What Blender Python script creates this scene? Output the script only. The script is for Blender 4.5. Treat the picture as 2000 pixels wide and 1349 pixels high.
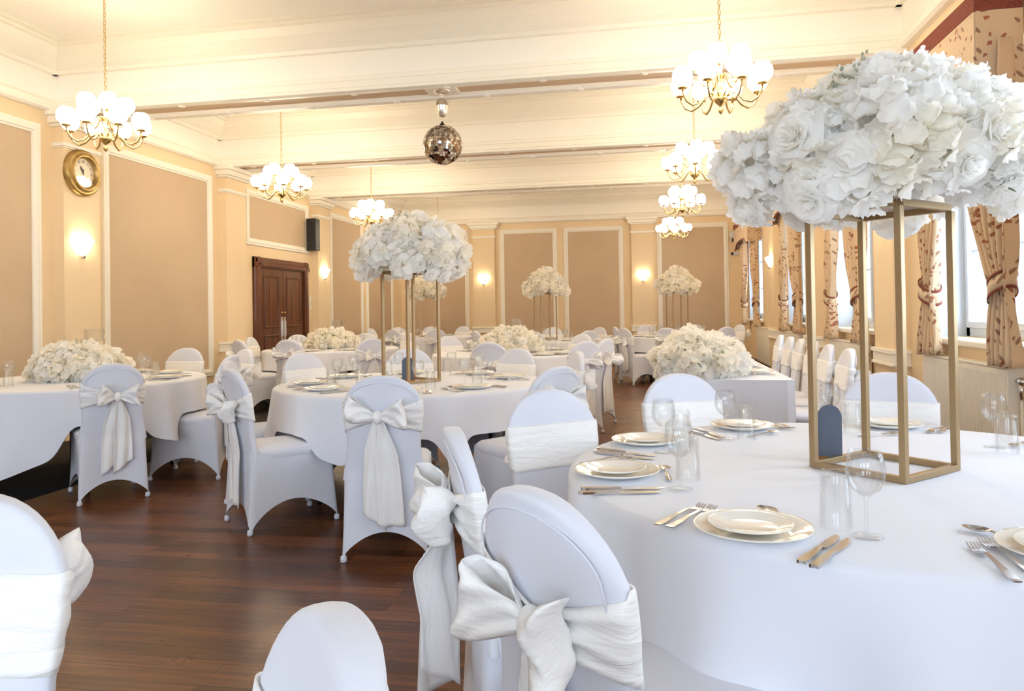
import bpy, math, random
from mathutils import Vector, Matrix
PI = math.pi
sin, cos = math.sin, math.cos
random.seed(5)
for o in list(bpy.data.objects): bpy.data.objects.remove(o)
SC = bpy.context.scene
COL = SC.collection

# ------------------------------------------------------------ camera
F_PX, YAW, PITCH, ROLL, CY0, EYE = 1461.0, 0.1802, 0.0110, -0.0160, 590.8, 1.24
def cam_axes():
    f = Vector((-sin(YAW), cos(YAW), 0)); r = Vector((cos(YAW), sin(YAW), 0)); u = Vector((0, 0, 1))
    f2 = f*cos(PITCH) + u*sin(PITCH); u2 = u*cos(PITCH) - f*sin(PITCH)
    r3 = r*cos(ROLL) + u2*sin(ROLL); u3 = u2*cos(ROLL) - r*sin(ROLL)
    return r3, u3, f2
CR, CU, CF = cam_axes()
cd = bpy.data.cameras.new('camera'); cam = bpy.data.objects.new('camera', cd); COL.objects.link(cam)
cd.sensor_width = 36; cd.lens = F_PX/2000*36
cd.shift_y = -(674.5 - CY0)/2000
cd.clip_start = .05
mw = Matrix((CR, CU, -CF)).transposed().to_4x4(); mw.translation = (0, 0, EYE)
cam.matrix_world = mw
SC.camera = cam
def ray(px, py):
    return (CF + CR*((px-1000)/F_PX) + CU*((CY0-py)/F_PX))
def onz(px, py, z):                     # point at height z seen at a pixel
    d = ray(px, py); t = (z-EYE)/d.z
    return Vector((0, 0, EYE)) + d*t

# ------------------------------------------------------------ world, exposure
w = bpy.data.worlds.new('world'); SC.world = w; w.use_nodes = True
bg = w.node_tree.nodes['Background']; bg.inputs[0].default_value = (.72, .85, 1, 1); bg.inputs[1].default_value = 3.0
SC.view_settings.view_transform = 'Standard'; SC.view_settings.look = 'None'
SC.cycles.transparent_max_bounces = 32; SC.cycles.max_bounces = 16; SC.cycles.diffuse_bounces = 9; SC.cycles.transmission_bounces = 14
SC.view_settings.exposure = -0.08; SC.view_settings.gamma = 1.0; SC.view_settings.use_curve_mapping = False

XL, XR, YN, YF, ZC = -5.9, 2.10, -3.6, 17.4, 3.95
# right wall windows: (y0, y1) ; z 1.0 - 2.72
WZ0, WZ1 = 1.0, 2.75
WIN = [(-1.3, .1), (1.65, 3.05), (4.62, 6.05), (7.58, 9.0), (10.54, 11.96), (14.5, 16.4)]
NWIN = [(-5.0, -3.4), (-2.7, -1.1), (-.4, 1.2)]     # windows of the end wall behind the camera
DAY = (.66, .81, 1.0)
def area(name, loc, rot, sx, sy, power, col):
    l = bpy.data.lights.new(name, 'AREA'); l.shape = 'RECTANGLE'; l.size = sx; l.size_y = sy
    l.energy = power; l.color = col
    o = bpy.data.objects.new(name, l); COL.objects.link(o); o.location = loc; o.rotation_euler = rot
    return o
DAYP = 68
for i, (a, b) in enumerate(WIN):        # daylight standing outside each window
    area('daylight', (XR+.62, (a+b)/2, 1.95), (0, PI/2, 0), 2.3, (b-a)+.5, DAYP*(b-a)*(1.1 if i == 0 else 1.4 if i < 3 else .9 if i == 3 else .3), DAY)
for a, b in NWIN:
    area('daylight', ((a+b)/2, YN-.55, 1.9), (PI/2, 0, 0), (b-a)+.4, 2.4, DAYP*1.7*(b-a), DAY)

# ------------------------------------------------------------ materials
def mat(name, col, rough=.6, metal=0, **k):
    m = bpy.data.materials.new(name); m.use_nodes = True
    b = m.node_tree.nodes['Principled BSDF']
    b.inputs['Base Color'].default_value = (*col, 1); b.inputs['Roughness'].default_value = rough
    b.inputs['Metallic'].default_value = metal
    for kk, vv in k.items():
        b.inputs[kk.replace('_', ' ')].default_value = vv
    return m
def nt(m): return m.node_tree.nodes, m.node_tree.links, m.node_tree.nodes['Principled BSDF']
def mottle(m, c1, c2, scale=3, bump=0, bscale=60, detail=4):
    n, l, b = nt(m)
    tc = n.new('ShaderNodeTexCoord'); t = n.new('ShaderNodeTexNoise'); t.inputs['Scale'].default_value = scale; t.inputs['Detail'].default_value = detail
    l.new(tc.outputs['Object'], t.inputs['Vector'])
    r = n.new('ShaderNodeValToRGB'); r.color_ramp.elements[0].color = (*c1, 1); r.color_ramp.elements[1].color = (*c2, 1)
    r.color_ramp.elements[0].position = .35; r.color_ramp.elements[1].position = .65
    l.new(t.outputs['Fac'], r.inputs['Fac']); l.new(r.outputs['Color'], b.inputs['Base Color'])
    if bump:
        t2 = n.new('ShaderNodeTexNoise'); t2.inputs['Scale'].default_value = bscale
        l.new(tc.outputs['Object'], t2.inputs['Vector'])
        bp = n.new('ShaderNodeBump'); bp.inputs['Strength'].default_value = bump; bp.inputs['Distance'].default_value = .01
        l.new(t2.outputs['Fac'], bp.inputs['Height']); l.new(bp.outputs['Normal'], b.inputs['Normal'])
    return m
M = {}
M['wall'] = mottle(mat('cream_wall_paint', (.84, .66, .42), .65), (.79, .625, .40), (.83, .66, .43), 1.2)
M['panel'] = mottle(mat('tan_panel_paper', (.62, .46, .30), .75), (.565, .425, .285), (.60, .455, .305), 1.5, .12, 120)
M['trim'] = mat('cream_gloss_trim', (.87, .83, .73), .45)
M['ceil'] = mat('ceiling_paint', (.90, .865, .79), .75)
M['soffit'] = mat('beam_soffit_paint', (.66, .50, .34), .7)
M['skirt'] = mat('dark_skirting', (.02, .014, .01), .5)
M['cover'] = mottle(mat('white_stretch_cover', (.80, .80, .82), .62, Sheen_Weight=.25), (.715, .735, .815), (.745, .765, .84), 2.5)
M['sash'] = mottle(mat('ivory_satin_sash', (.88, .87, .84), .38, Sheen_Weight=.3), (.86, .85, .82), (.90, .89, .87), 9, .6, 17)
def creased(name, sc):
    m = mat(name, (.93, .92, .90), .36, 0, Sheen_Weight=.3); n, l, b = nt(m)
    tc = n.new('ShaderNodeTexCoord'); mp = n.new('ShaderNodeMapping'); mp.inputs['Scale'].default_value = sc; l.new(tc.outputs['Object'], mp.inputs[0])
    t = n.new('ShaderNodeTexNoise'); t.inputs['Scale'].default_value = 1; t.inputs['Detail'].default_value = 3; t.inputs['Distortion'].default_value = .6; l.new(mp.outputs[0], t.inputs['Vector'])
    bp = n.new('ShaderNodeBump'); bp.inputs['Strength'].default_value = .7; bp.inputs['Distance'].default_value = .012
    l.new(t.outputs['Fac'], bp.inputs['Height']); l.new(bp.outputs['Normal'], b.inputs['Normal']); return m
M['satin_band'] = creased('ivory_satin_band', (7, 7, 34)); M['satin_tail'] = creased('ivory_satin_tail', (30, 12, 7)); M['satin_bow'] = creased('ivory_satin_bow', (13, 13, 26))
M['cloth'] = mottle(mat('white_tablecloth', (.86, .86, .87), .72, Sheen_Weight=.15), (.775, .80, .88), (.805, .83, .90), 1.6, .10, 9)
M['chain'] = M['brass'] = mat('aged_brass', (.62, .42, .16), .28, 1)
M['gold'] = mat('satin_gold_metal', (.42, .30, .165), .42, .85)
M['clockgold'] = mottle(mat('antique_gold_rim', (.45, .30, .10), .4, .8), (.30, .19, .06), (.55, .38, .15), 7)
M['steel'] = mat('polished_cutlery', (.60, .58, .56), .16, 1)
M['silver'] = mat('brushed_silver', (.78, .72, .64), .3, 1)
M['china'] = mat('glazed_ivory_china', (.90, .86, .78), .12, 0, Coat_Weight=.4)
M['black'] = mat('black_plastic', (.012, .012, .014), .45)
M['upvc'] = mat('shade_tinted_window_frame', (.60, .66, .73), .35)  # white frames and reveals; their backlit blue-grey shade is put into the base colour
M['dial'] = mat('clock_dial', (.85, .74, .55), .3)
M['ink'] = mat('clock_numerals', (.02, .018, .015), .5)
M['slate'] = mat('slate_blue_card', (.085, .105, .145), .55)
M['amber'] = mat('amber_acrylic', (.85, .38, .06), .1, 0, Transmission_Weight=.6)
M['radiator'] = mat('cream_radiator_enamel', (.80, .74, .62), .35)
M['chrome'] = mat('chrome', (.7, .7, .7), .12, 1)
M['burgundy'] = mottle(mat('burgundy_trim_fabric', (.22, .05, .03), .9), (.19, .045, .028), (.26, .065, .04), 80, .4, 300)
M['green'] = mat('leaf_green', (.16, .24, .06), .5)
M['sage'] = mat('sage_buds', (.40, .42, .32), .6)
M['stem'] = mat('dark_stem', (.12, .11, .05), .6)
M['red'] = mat('little_red', (.3, .05, .02), .5)
def petal(name, c):
    m = bpy.data.materials.new(name); m.use_nodes = True; n = m.node_tree.nodes; l = m.node_tree.links; n.clear()
    o = n.new('ShaderNodeOutputMaterial'); d = n.new('ShaderNodeBsdfDiffuse'); t = n.new('ShaderNodeBsdfTranslucent'); x = n.new('ShaderNodeMixShader')
    d.inputs[0].default_value = (*c, 1); t.inputs[0].default_value = (*c, 1); x.inputs[0].default_value = .5
    l.new(d.outputs[0], x.inputs[1]); l.new(t.outputs[0], x.inputs[2]); l.new(x.outputs[0], o.inputs[0]); return m
M['petal'] = petal('white_silk_petal', (.99, .98, .955))
M['petal2'] = petal('cream_silk_petal', (.99, .965, .90))
def glassm(name, thin=False):
    m = bpy.data.materials.new(name); m.use_nodes = True; n = m.node_tree.nodes; l = m.node_tree.links; n.clear()
    o = n.new('ShaderNodeOutputMaterial')
    if not thin:
        g = n.new('ShaderNodeBsdfGlass'); g.inputs['IOR'].default_value = 1.42; g.inputs['Roughness'].default_value = 0; l.new(g.outputs[0], o.inputs[0])
        t = n.new('ShaderNodeBsdfTransparent'); t.inputs[0].default_value = (.985, .99, .99, 1)
        y = n.new('ShaderNodeBsdfGlossy'); y.inputs['Roughness'].default_value = .02
        lw = n.new('ShaderNodeLayerWeight'); lw.inputs[0].default_value = .35
        pw = n.new('ShaderNodeMath'); pw.operation = 'POWER'; pw.inputs[1].default_value = 2.2; l.new(lw.outputs['Facing'], pw.inputs[0])
        ml = n.new('ShaderNodeMath'); ml.operation = 'MULTIPLY_ADD'; ml.inputs[1].default_value = .42; ml.inputs[2].default_value = .03; l.new(pw.outputs[0], ml.inputs[0])
        z = n.new('ShaderNodeMixShader'); l.new(ml.outputs[0], z.inputs[0]); l.new(t.outputs[0], z.inputs[1]); l.new(y.outputs[0], z.inputs[2])
        x = n.new('ShaderNodeMixShader'); x.inputs[0].default_value = .94
        l.new(g.outputs[0], x.inputs[1]); l.new(z.outputs[0], x.inputs[2]); l.new(x.outputs[0], o.inputs[0])
    else:
        t = n.new('ShaderNodeBsdfTransparent'); g = n.new('ShaderNodeBsdfGlossy'); g.inputs['Roughness'].default_value = .02
        x = n.new('ShaderNodeMixShader'); x.inputs[0].default_value = .07; l.new(t.outputs[0], x.inputs[1]); l.new(g.outputs[0], x.inputs[2]); l.new(x.outputs[0], o.inputs[0])
    return m
M['glass'] = glassm('clear_glass'); M['pane'] = glassm('window_pane', True)
def emis(name, c, s):
    m = bpy.data.materials.new(name); m.use_nodes = True; n = m.node_tree.nodes; l = m.node_tree.links; n.clear()
    o = n.new('ShaderNodeOutputMaterial'); e = n.new('ShaderNodeEmission'); e.inputs[0].default_value = (*c, 1); e.inputs[1].default_value = s
    l.new(e.outputs[0], o.inputs[0]); return m
WARM = (1, .85, .63)
M['globe'] = emis('lit_opal_globe', WARM, 27)
M['sconce'] = emis('lit_alabaster_bowl', (1, .83, .56), 22)

# floor boards running across the room
m = mat('varnished_wood_boards', (.1, .04, .02), .3, 0, Specular_IOR_Level=.27); n, l, b = nt(m)
tc = n.new('ShaderNodeTexCoord'); mp = n.new('ShaderNodeMapping'); mp.inputs['Scale'].default_value = (1, 1, 1)
l.new(tc.outputs['Object'], mp.inputs['Vector'])
br = n.new('ShaderNodeTexBrick'); br.inputs['Scale'].default_value = 1; br.inputs['Brick Width'].default_value = 1.1; br.inputs['Row Height'].default_value = .085
br.inputs['Mortar Size'].default_value = .0012; br.inputs['Color1'].default_value = (.22, .082, .030, 1); br.inputs['Color2'].default_value = (.10, .036, .014, 1)
br.inputs['Mortar'].default_value = (.012, .006, .003, 1); br.offset = .37
l.new(mp.outputs[0], br.inputs['Vector'])
mp2 = n.new('ShaderNodeMapping'); mp2.inputs['Scale'].default_value = (2.2, 55, 1); l.new(tc.outputs['Object'], mp2.inputs['Vector'])
ns = n.new('ShaderNodeTexNoise'); ns.inputs['Scale'].default_value = 1; ns.inputs['Detail'].default_value = 6; l.new(mp2.outputs[0], ns.inputs['Vector'])
mx = n.new('ShaderNodeMixRGB'); mx.blend_type = 'MULTIPLY'; mx.inputs[0].default_value = .75
rr = n.new('ShaderNodeValToRGB'); rr.color_ramp.elements[0].color = (.35, .35, .35, 1); rr.color_ramp.elements[1].color = (1.3, 1.25, 1.2, 1); rr.color_ramp.elements[0].position = .3; rr.color_ramp.elements[1].position = .7
l.new(ns.outputs['Fac'], rr.inputs[0]); l.new(br.outputs['Color'], mx.inputs[1]); l.new(rr.outputs[0], mx.inputs[2]); l.new(mx.outputs[0], b.inputs['Base Color'])
ns2 = n.new('ShaderNodeTexNoise'); ns2.inputs['Scale'].default_value = 5; ns2.inputs['Detail'].default_value = 8; l.new(tc.outputs['Object'], ns2.inputs['Vector'])
r2 = n.new('ShaderNodeMapRange'); r2.inputs['To Min'].default_value = .20; r2.inputs['To Max'].default_value = .42; l.new(ns2.outputs['Fac'], r2.inputs['Value']); l.new(r2.outputs[0], b.inputs['Roughness'])
bp = n.new('ShaderNodeBump'); bp.inputs['Strength'].default_value = .25; bp.inputs['Distance'].default_value = .004
ns3 = n.new('ShaderNodeTexNoise'); ns3.inputs['Scale'].default_value = 28; ns3.inputs['Detail'].default_value = 5; l.new(tc.outputs['Object'], ns3.inputs['Vector'])
l.new(ns3.outputs['Fac'], bp.inputs['Height']); l.new(bp.outputs[0], b.inputs['Normal'])
M['floor'] = m
# dark patterned carpet
m = mat('dark_patterned_carpet', (.01, .008, .006), .95); n, l, b = nt(m)
tc = n.new('ShaderNodeTexCoord'); wv = n.new('ShaderNodeTexWave'); wv.inputs['Scale'].default_value = 9; wv.inputs['Distortion'].default_value = 3
l.new(tc.outputs['Object'], wv.inputs['Vector']); rr = n.new('ShaderNodeValToRGB'); rr.color_ramp.elements[0].color = (.006, .005, .005, 1); rr.color_ramp.elements[1].color = (.035, .018, .010, 1); rr.color_ramp.elements[0].position = .6
l.new(wv.outputs['Fac'], rr.inputs[0]); l.new(rr.outputs[0], b.inputs['Base Color']); M['carpet'] = m
# mahogany
m = mat('polished_mahogany', (.1, .03, .012), .3, 0, Coat_Weight=.1, Specular_IOR_Level=.35); n, l, b = nt(m)
tc = n.new('ShaderNodeTexCoord'); mp = n.new('ShaderNodeMapping'); mp.inputs['Scale'].default_value = (20, 20, 1.2); l.new(tc.outputs['Object'], mp.inputs['Vector'])
ns = n.new('ShaderNodeTexNoise'); ns.inputs['Scale'].default_value = 1.2; ns.inputs['Detail'].default_value = 5; l.new(mp.outputs[0], ns.inputs['Vector'])
rr = n.new('ShaderNodeValToRGB'); rr.color_ramp.elements[0].color = (.05, .013, .004, 1); rr.color_ramp.elements[1].color = (.20, .06, .017, 1); rr.color_ramp.elements[0].position = .3; rr.color_ramp.elements[1].position = .75
l.new(ns.outputs['Fac'], rr.inputs[0]); l.new(rr.outputs[0], b.inputs['Base Color']); M['mahog'] = m
# leaf-printed curtain fabric (uses the cloth's own UV, in metres)
m = mat('leaf_print_fabric', (.62, .44, .28), .85, 0, Sheen_Weight=.2); n, l, b = nt(m)
uv = n.new('ShaderNodeUVMap'); uv.uv_map = 'UVMap'
base = (.66, .49, .31, 1)
prev = None
for k, (ang, sc, off) in enumerate(((.9, 8.5, 0), (-.8, 8.5, 3.3), (.25, 7.5, 7.7))):
    mp0 = n.new('ShaderNodeMapping'); mp0.inputs['Rotation'].default_value = (0, 0, ang); l.new(uv.outputs[0], mp0.inputs['Vector'])
    mp = n.new('ShaderNodeMapping'); mp.inputs['Location'].default_value = (off, off*.7, 0)
    mp.inputs['Scale'].default_value = (1.0, 2.7, 1)
    l.new(mp0.outputs[0], mp.inputs['Vector'])
    vo = n.new('ShaderNodeTexVoronoi'); vo.voronoi_dimensions = '2D'; vo.inputs['Scale'].default_value = sc; vo.inputs['Randomness'].default_value = .8
    l.new(mp.outputs[0], vo.inputs['Vector'])
    lt = n.new('ShaderNodeMath'); lt.operation = 'LESS_THAN'; lt.inputs[1].default_value = .235; l.new(vo.outputs['Distance'], lt.inputs[0])
    big = n.new('ShaderNodeTexNoise'); big.inputs['Scale'].default_value = 5.5; big.inputs['Detail'].default_value = 0; mpb = n.new('ShaderNodeMapping'); mpb.inputs['Scale'].default_value = (1.6, .6, 1)
    mpb.inputs['Location'].default_value = (off*.0+k*.11, k*.07, 0); l.new(uv.outputs[0], mpb.inputs[0]); l.new(mpb.outputs[0], big.inputs['Vector'])
    gt = n.new('ShaderNodeMath'); gt.operation = 'GREATER_THAN'; gt.inputs[1].default_value = (.60, .57, .61)[k]; l.new(big.outputs['Fac'], gt.inputs[0])
    mu = n.new('ShaderNodeMath'); mu.operation = 'MULTIPLY'; l.new(lt.outputs[0], mu.inputs[0]); l.new(gt.outputs[0], mu.inputs[1])
    mix = n.new('ShaderNodeMixRGB'); l.new(mu.outputs[0], mix.inputs[0])
    if prev is None: mix.inputs[1].default_value = base
    else: l.new(prev.outputs[0], mix.inputs[1])
    mix.inputs[2].default_value = ((.33, .12, .06, 1), (.30, .17, .10, 1), (.36, .13, .07, 1))[k]; prev = mix
l.new(prev.outputs[0], b.inputs['Base Color']); M['leaf'] = m

# ------------------------------------------------------------ mesh helpers
class MB:
    def __init__(s): s.v = []; s.f = []; s.uv = {}
    def add(s, vs, fs):
        k = len(s.v); s.v += [tuple(x) for x in vs]; s.f += [tuple(i+k for i in f) for f in fs]; return s
    def box(s, x0, x1, y0, y1, z0, z1):
        x0, x1 = min(x0, x1), max(x0, x1); y0, y1 = min(y0, y1), max(y0, y1); z0, z1 = min(z0, z1), max(z0, z1)
        return s.add([(x0, y0, z0), (x1, y0, z0), (x1, y1, z0), (x0, y1, z0), (x0, y0, z1), (x1, y0, z1), (x1, y1, z1), (x0, y1, z1)],
                     [(0, 3, 2, 1), (4, 5, 6, 7), (0, 1, 5, 4), (1, 2, 6, 5), (2, 3, 7, 6), (3, 0, 4, 7)])
    def grid(s, fn, nu, nv, cu=False, uvfn=None):
        vs = [fn(i/nu, j/nv) for j in range(nv+1) for i in range(nu if cu else nu+1)]
        W = nu if cu else nu+1; fs = []; k = len(s.v)
        for j in range(nv):
            for i in range(nu):
                i2 = (i+1) % W if cu else i+1
                fs.append((j*W+i, j*W+i2, (j+1)*W+i2, (j+1)*W+i))
                if uvfn: s.uv[len(s.f)+len(fs)-1] = [uvfn(i/nu, j/nv), uvfn((i+1)/nu, j/nv), uvfn((i+1)/nu, (j+1)/nv), uvfn(i/nu, (j+1)/nv)]
        return s.add(vs, fs)
    def lathe(s, prof, n=24, c=(0, 0, 0), cap=False):
        m = len(prof)
        vs = [(c[0]+r*cos(2*PI*i/n), c[1]+r*sin(2*PI*i/n), c[2]+z) for r, z in prof for i in range(n)]
        fs = [(j*n+i, j*n+(i+1) % n, (j+1)*n+(i+1) % n, (j+1)*n+i) for j in range(m-1) for i in range(n)]
        if cap: fs += [tuple(range(n))[::-1], tuple((m-1)*n+i for i in range(n))]
        return s.add(vs, fs)
    def tube(s, pts, r, n=8, cap=True):
        pts = [Vector(p) for p in pts]; vs = []; N = len(pts); up = None
        for i, p in enumerate(pts):
            t = (pts[min(i+1, N-1)] - pts[max(i-1, 0)]).normalized()
            if up is None:
                up = Vector((0, 0, 1)) if abs(t.z) < .9 else Vector((1, 0, 0))
            a = t.cross(up).normalized(); b_ = a.cross(t).normalized(); up = b_
            rr = r[i] if isinstance(r, (list, tuple)) else r
            vs += [p + a*rr*cos(2*PI*k/n) + b_*rr*sin(2*PI*k/n) for k in range(n)]
        fs = [(j*n+k, j*n+(k+1) % n, (j+1)*n+(k+1) % n, (j+1)*n+k) for j in range(N-1) for k in range(n)]
        if cap: fs += [tuple(range(n))[::-1], tuple((N-1)*n+k for k in range(n))]
        return s.add(vs, fs)
    def sphere(s, c, r, n=16, m=10, sz=1):
        return s.lathe([(max(r*sin(PI*j/m), 1e-4), -r*sz*cos(PI*j/m)) for j in range(m+1)], n, c)
    def strip(s, sp, th):               # flat bar: spine of (y, x, halfwidth, z)
        vs = []
        for y, x, h, z in sp: vs += [(x-h, y, z), (x+h, y, z), (x+h, y, z+th), (x-h, y, z+th)]
        fs = [(0, 1, 2, 3)]
        for j in range(len(sp)-1):
            for k in range(4): fs.append((j*4+k, (j+1)*4+k, (j+1)*4+(k+1) % 4, j*4+(k+1) % 4))
        e = (len(sp)-1)*4; fs.append((e+3, e+2, e+1, e)); return s.add(vs, fs)
    def rectframe(s, O, U, V, N, u0, u1, v0, v1, prof):   # mitred moulding; prof of (outward offset, height)
        O, U, V, N = map(Vector, (O, U, V, N)); vs = []
        for o, h in prof:
            for a, b_ in ((u0-o, v0-o), (u1+o, v0-o), (u1+o, v1+o), (u0-o, v1+o)):
                vs.append(O + U*a + V*b_ + N*h)
        fs = [(j*4+k, j*4+(k+1) % 4, (j+1)*4+(k+1) % 4, (j+1)*4+k) for j in range(len(prof)-1) for k in range(4)]
        return s.add(vs, fs)
    def extr(s, prof, P0, P1, A, B):    # profile (a, b) in axes A, B swept from P0 to P1
        P0, P1, A, B = map(Vector, (P0, P1, A, B)); n = len(prof)
        vs = [P + A*a + B*b_ for P in (P0, P1) for a, b_ in prof]
        fs = [(k, (k+1) % n, n+(k+1) % n, n+k) for k in range(n)] + [tuple(range(n))[::-1], tuple(range(n, 2*n))]
        return s.add(vs, fs)
    def xf(s, mt):
        s.v = [tuple(mt @ Vector(p)) for p in s.v]; return s
    def mesh(s, name, m, smooth=False):
        me = bpy.data.meshes.new(name); me.from_pydata(s.v, [], s.f); me.materials.append(m)
        if s.uv:
            ul = me.uv_layers.new(name='UVMap')
            for fi, p in enumerate(me.polygons):
                if fi in s.uv:
                    for q, li in enumerate(p.loop_indices): ul.data[li].uv = s.uv[fi][q]
        if smooth:
            for p in me.polygons: p.use_smooth = True
        me.validate(); me.update(); return me
    def build(s, name, m, parent=None, smooth=False, sub=0, bev=0, solid=0):
        o = bpy.data.objects.new(name, s.mesh(name, m, smooth)); COL.objects.link(o); o.parent = parent
        if solid: q = o.modifiers.new('s', 'SOLIDIFY'); q.thickness = solid; q.offset = 0
        if bev: q = o.modifiers.new('b', 'BEVEL'); q.width = bev; q.segments = 2; q.limit_method = 'ANGLE'
        if sub: q = o.modifiers.new('u', 'SUBSURF'); q.levels = q.render_levels = sub
        return o
def tag(o, label=None, cat=None, group=None, kind=None):
    if label: o['label'] = label
    if cat: o['category'] = cat
    if group: o['group'] = group
    if kind: o['kind'] = kind
    return o
def empty(name, loc=(0, 0, 0), rz=0):
    o = bpy.data.objects.new(name, None); COL.objects.link(o); o.location = loc; o.rotation_euler = (0, 0, rz); o.empty_display_size = .1; return o
def copy_tree(o, parent=None):
    c = o.copy(); COL.objects.link(c); c.parent = parent
    for ch in [x for x in KIDS.get(o.name, [])]:
        cc = copy_tree(ch, c)
    return c
KIDS = {}
def index(o):
    KIDS[o.name] = [x for x in COL.objects if x.parent == o]
    for x in KIDS[o.name]: index(x)
def struct(o): o['kind'] = 'structure'; return o

# ------------------------------------------------------------ the room shell
struct(MB().box(-4.2, XR+.4, YN-.3, YF+.3, -.1, 0).build('floor', M['floor']))
struct(MB().box(XL-.3, -4.2, YN-.3, YF+.3, -.1, .001).build('trim_1', M['carpet']))
struct(MB().box(XL-.3, XR+.4, YN-.3, YF+.3, ZC, ZC+.1).build('ceiling', M['ceil']))
FR = [(0, .0), (.0, .018), (.018, .018), (.026, .032), (.055, .036), (.075, .026), (.095, .030), (.105, .0)]
def panel(wallo, O, U, V, N, u0, u1, v0, v1):
    O_, U_, V_, N_ = map(Vector, (O, U, V, N))
    a = [O_+U_*x+V_*y+N_*h for h in (.001, .006) for x, y in ((u0, v0), (u1, v0), (u1, v1), (u0, v1))]
    MB().add(a, [(0, 1, 2, 3), (4, 5, 6, 7), (0, 1, 5, 4), (1, 2, 6, 5), (2, 3, 7, 6), (3, 0, 4, 7)]).build('wall_panel', M['panel'], wallo)
    MB().rectframe(O, U, V, N, u0, u1, v0, v1, FR).build('panel_frame', M['trim'], wallo)
PIL = [(-5.3+2.96*k, -4.75+2.96*k) for k in range(1, 7)]     # piers along both long walls
PIL = [(a+.02, b-.0) for a, b in [(-2.30, -1.78), (.66, 1.18), (3.62, 4.14), (6.58, 7.10), (9.54, 10.07), (12.48, 13.0)]]
def pilaster(wallo, O, U, N, u0, u1):   # O at floor on the wall plane
    O_, U_, N_ = map(Vector, (O, U, N)); Z = Vector((0, 0, 1))
    def bx(a, b, d, z0, z1, mm, name):
        q = [O_+U_*x+N_*h+Z*z for z in (z0, z1) for x, h in ((a, 0), (b, 0), (b, d), (a, d))]
        return [q, [(0, 1, 2, 3), (4, 5, 6, 7), (0, 1, 5, 4), (1, 2, 6, 5), (2, 3, 7, 6), (3, 0, 4, 7)]]
    mb = MB(); mb.add(*bx(u0, u1, .12, 0, 3.2, 0, 0)); mb.build('pilaster', M['wall'], wallo)
    mb = MB()
    for e, z0, z1 in ((.045, 3.17, 3.20), (.075, 3.20, 3.27), (.11, 3.27, 3.33)): mb.add(*bx(u0-e, u1+e, .12+e, z0, z1, 0, 0))
    mb.build('capital', M['trim'], wallo, bev=.008)
    mb = MB(); mb.add(*bx(u0-.02, u1+.02, .14, 2.98, 3.015, 0, 0)); mb.add(*bx(u0-.012, u1+.012, .13, 2.965, 2.98, 0, 0)); mb.build('necking', M['trim'], wallo, bev=.005)
    mb = MB(); mb.add(*bx(u0-.03, u1+.03, .15, .84, .87, 0, 0)); mb.add(*bx(u0-.018, u1+.018, .138, .755, .84, 0, 0)); mb.add(*bx(u0-.028, u1+.028, .148, .735, .755, 0, 0))
    mb.build('dado_rail', M['trim'], wallo, bev=.004)
wl = struct(MB().box(XL-.3, XL, YN, YF, 0, ZC).build('wall_left', M['wall']))
PZ0, PZ1 = .52, 3.06
for a, b in ((1.45, 3.36), (4.40, 6.32), (7.38, 9.27)): panel(wl, (XL, 0, 0), (0, 1, 0), (0, 0, 1), (1, 0, 0), a, b, PZ0, PZ1)
panel(wl, (XL, 0, 0), (0, 1, 0), (0, 0, 1), (1, 0, 0), 10.36, 12.24, 2.40, 3.04)
for a, b in ((13.35, 14.78), (15.2, 16.64)): panel(wl, (XL, 0, 0), (0, 1, 0), (0, 0, 1), (1, 0, 0), a, b, PZ0, PZ1)
for a, b in PIL: pilaster(wl, (XL, 0, 0), (0, 1, 0), (1, 0, 0), a, b)
wf = struct(MB().box(XL-.3, XR+.4, YF, YF+.3, 0, ZC).build('wall_far', M['wall']))
for a, b in ((-5.61, -4.30), (-3.34, -2.18), (-1.82, -.65), (.32, 1.69)): panel(wf, (0, YF, 0), (1, 0, 0), (0, 0, 1), (0, -1, 0), a, b, PZ0, PZ1)
for a, b in ((-4.08, -3.55), (-.36, .14)): pilaster(wf, (0, YF, 0), (1, 0, 0), (0, -1, 0), a, b)
# right wall with its window openings
mb = MB(); y = YN
for a, b in WIN:
    mb.box(XR, XR+.3, y, a, 0, ZC); mb.box(XR, XR+.3, a, b, 0, WZ0); mb.box(XR, XR+.3, a, b, WZ1, ZC); y = b
mb.box(XR, XR+.3, y, YF, 0, ZC)
wr = struct(mb.build('wall_right', M['wall']))
for a, b in PIL: pilaster(wr, (XR, 0, 0), (0, 1, 0), (-1, 0, 0), a, b+.03)
mb = MB(); x = XL-.3
for a, b in NWIN:
    mb.box(x, a, YN-.3, YN, 0, ZC); mb.box(a, b, YN-.3, YN, 0, .9); mb.box(a, b, YN-.3, YN, 2.9, ZC); x = b
mb.box(x, XR+.3, YN-.3, YN, 0, ZC); struct(mb.build('wall_near', M['wall']))
# skirting
struct(MB().box(XL, XL+.03, YN, 10.42, 0, .2).box(XL, XL+.03, 12.3, YF, 0, .2).build('baseboard_left', M['skirt']))
struct(MB().box(XR-.03, XR, YN, YF, 0, .2).build('baseboard_right', M['skirt']))
struct(MB().box(XL, XR, YF-.03, YF, 0, .2).build('baseboard_far', M['skirt']))
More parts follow.
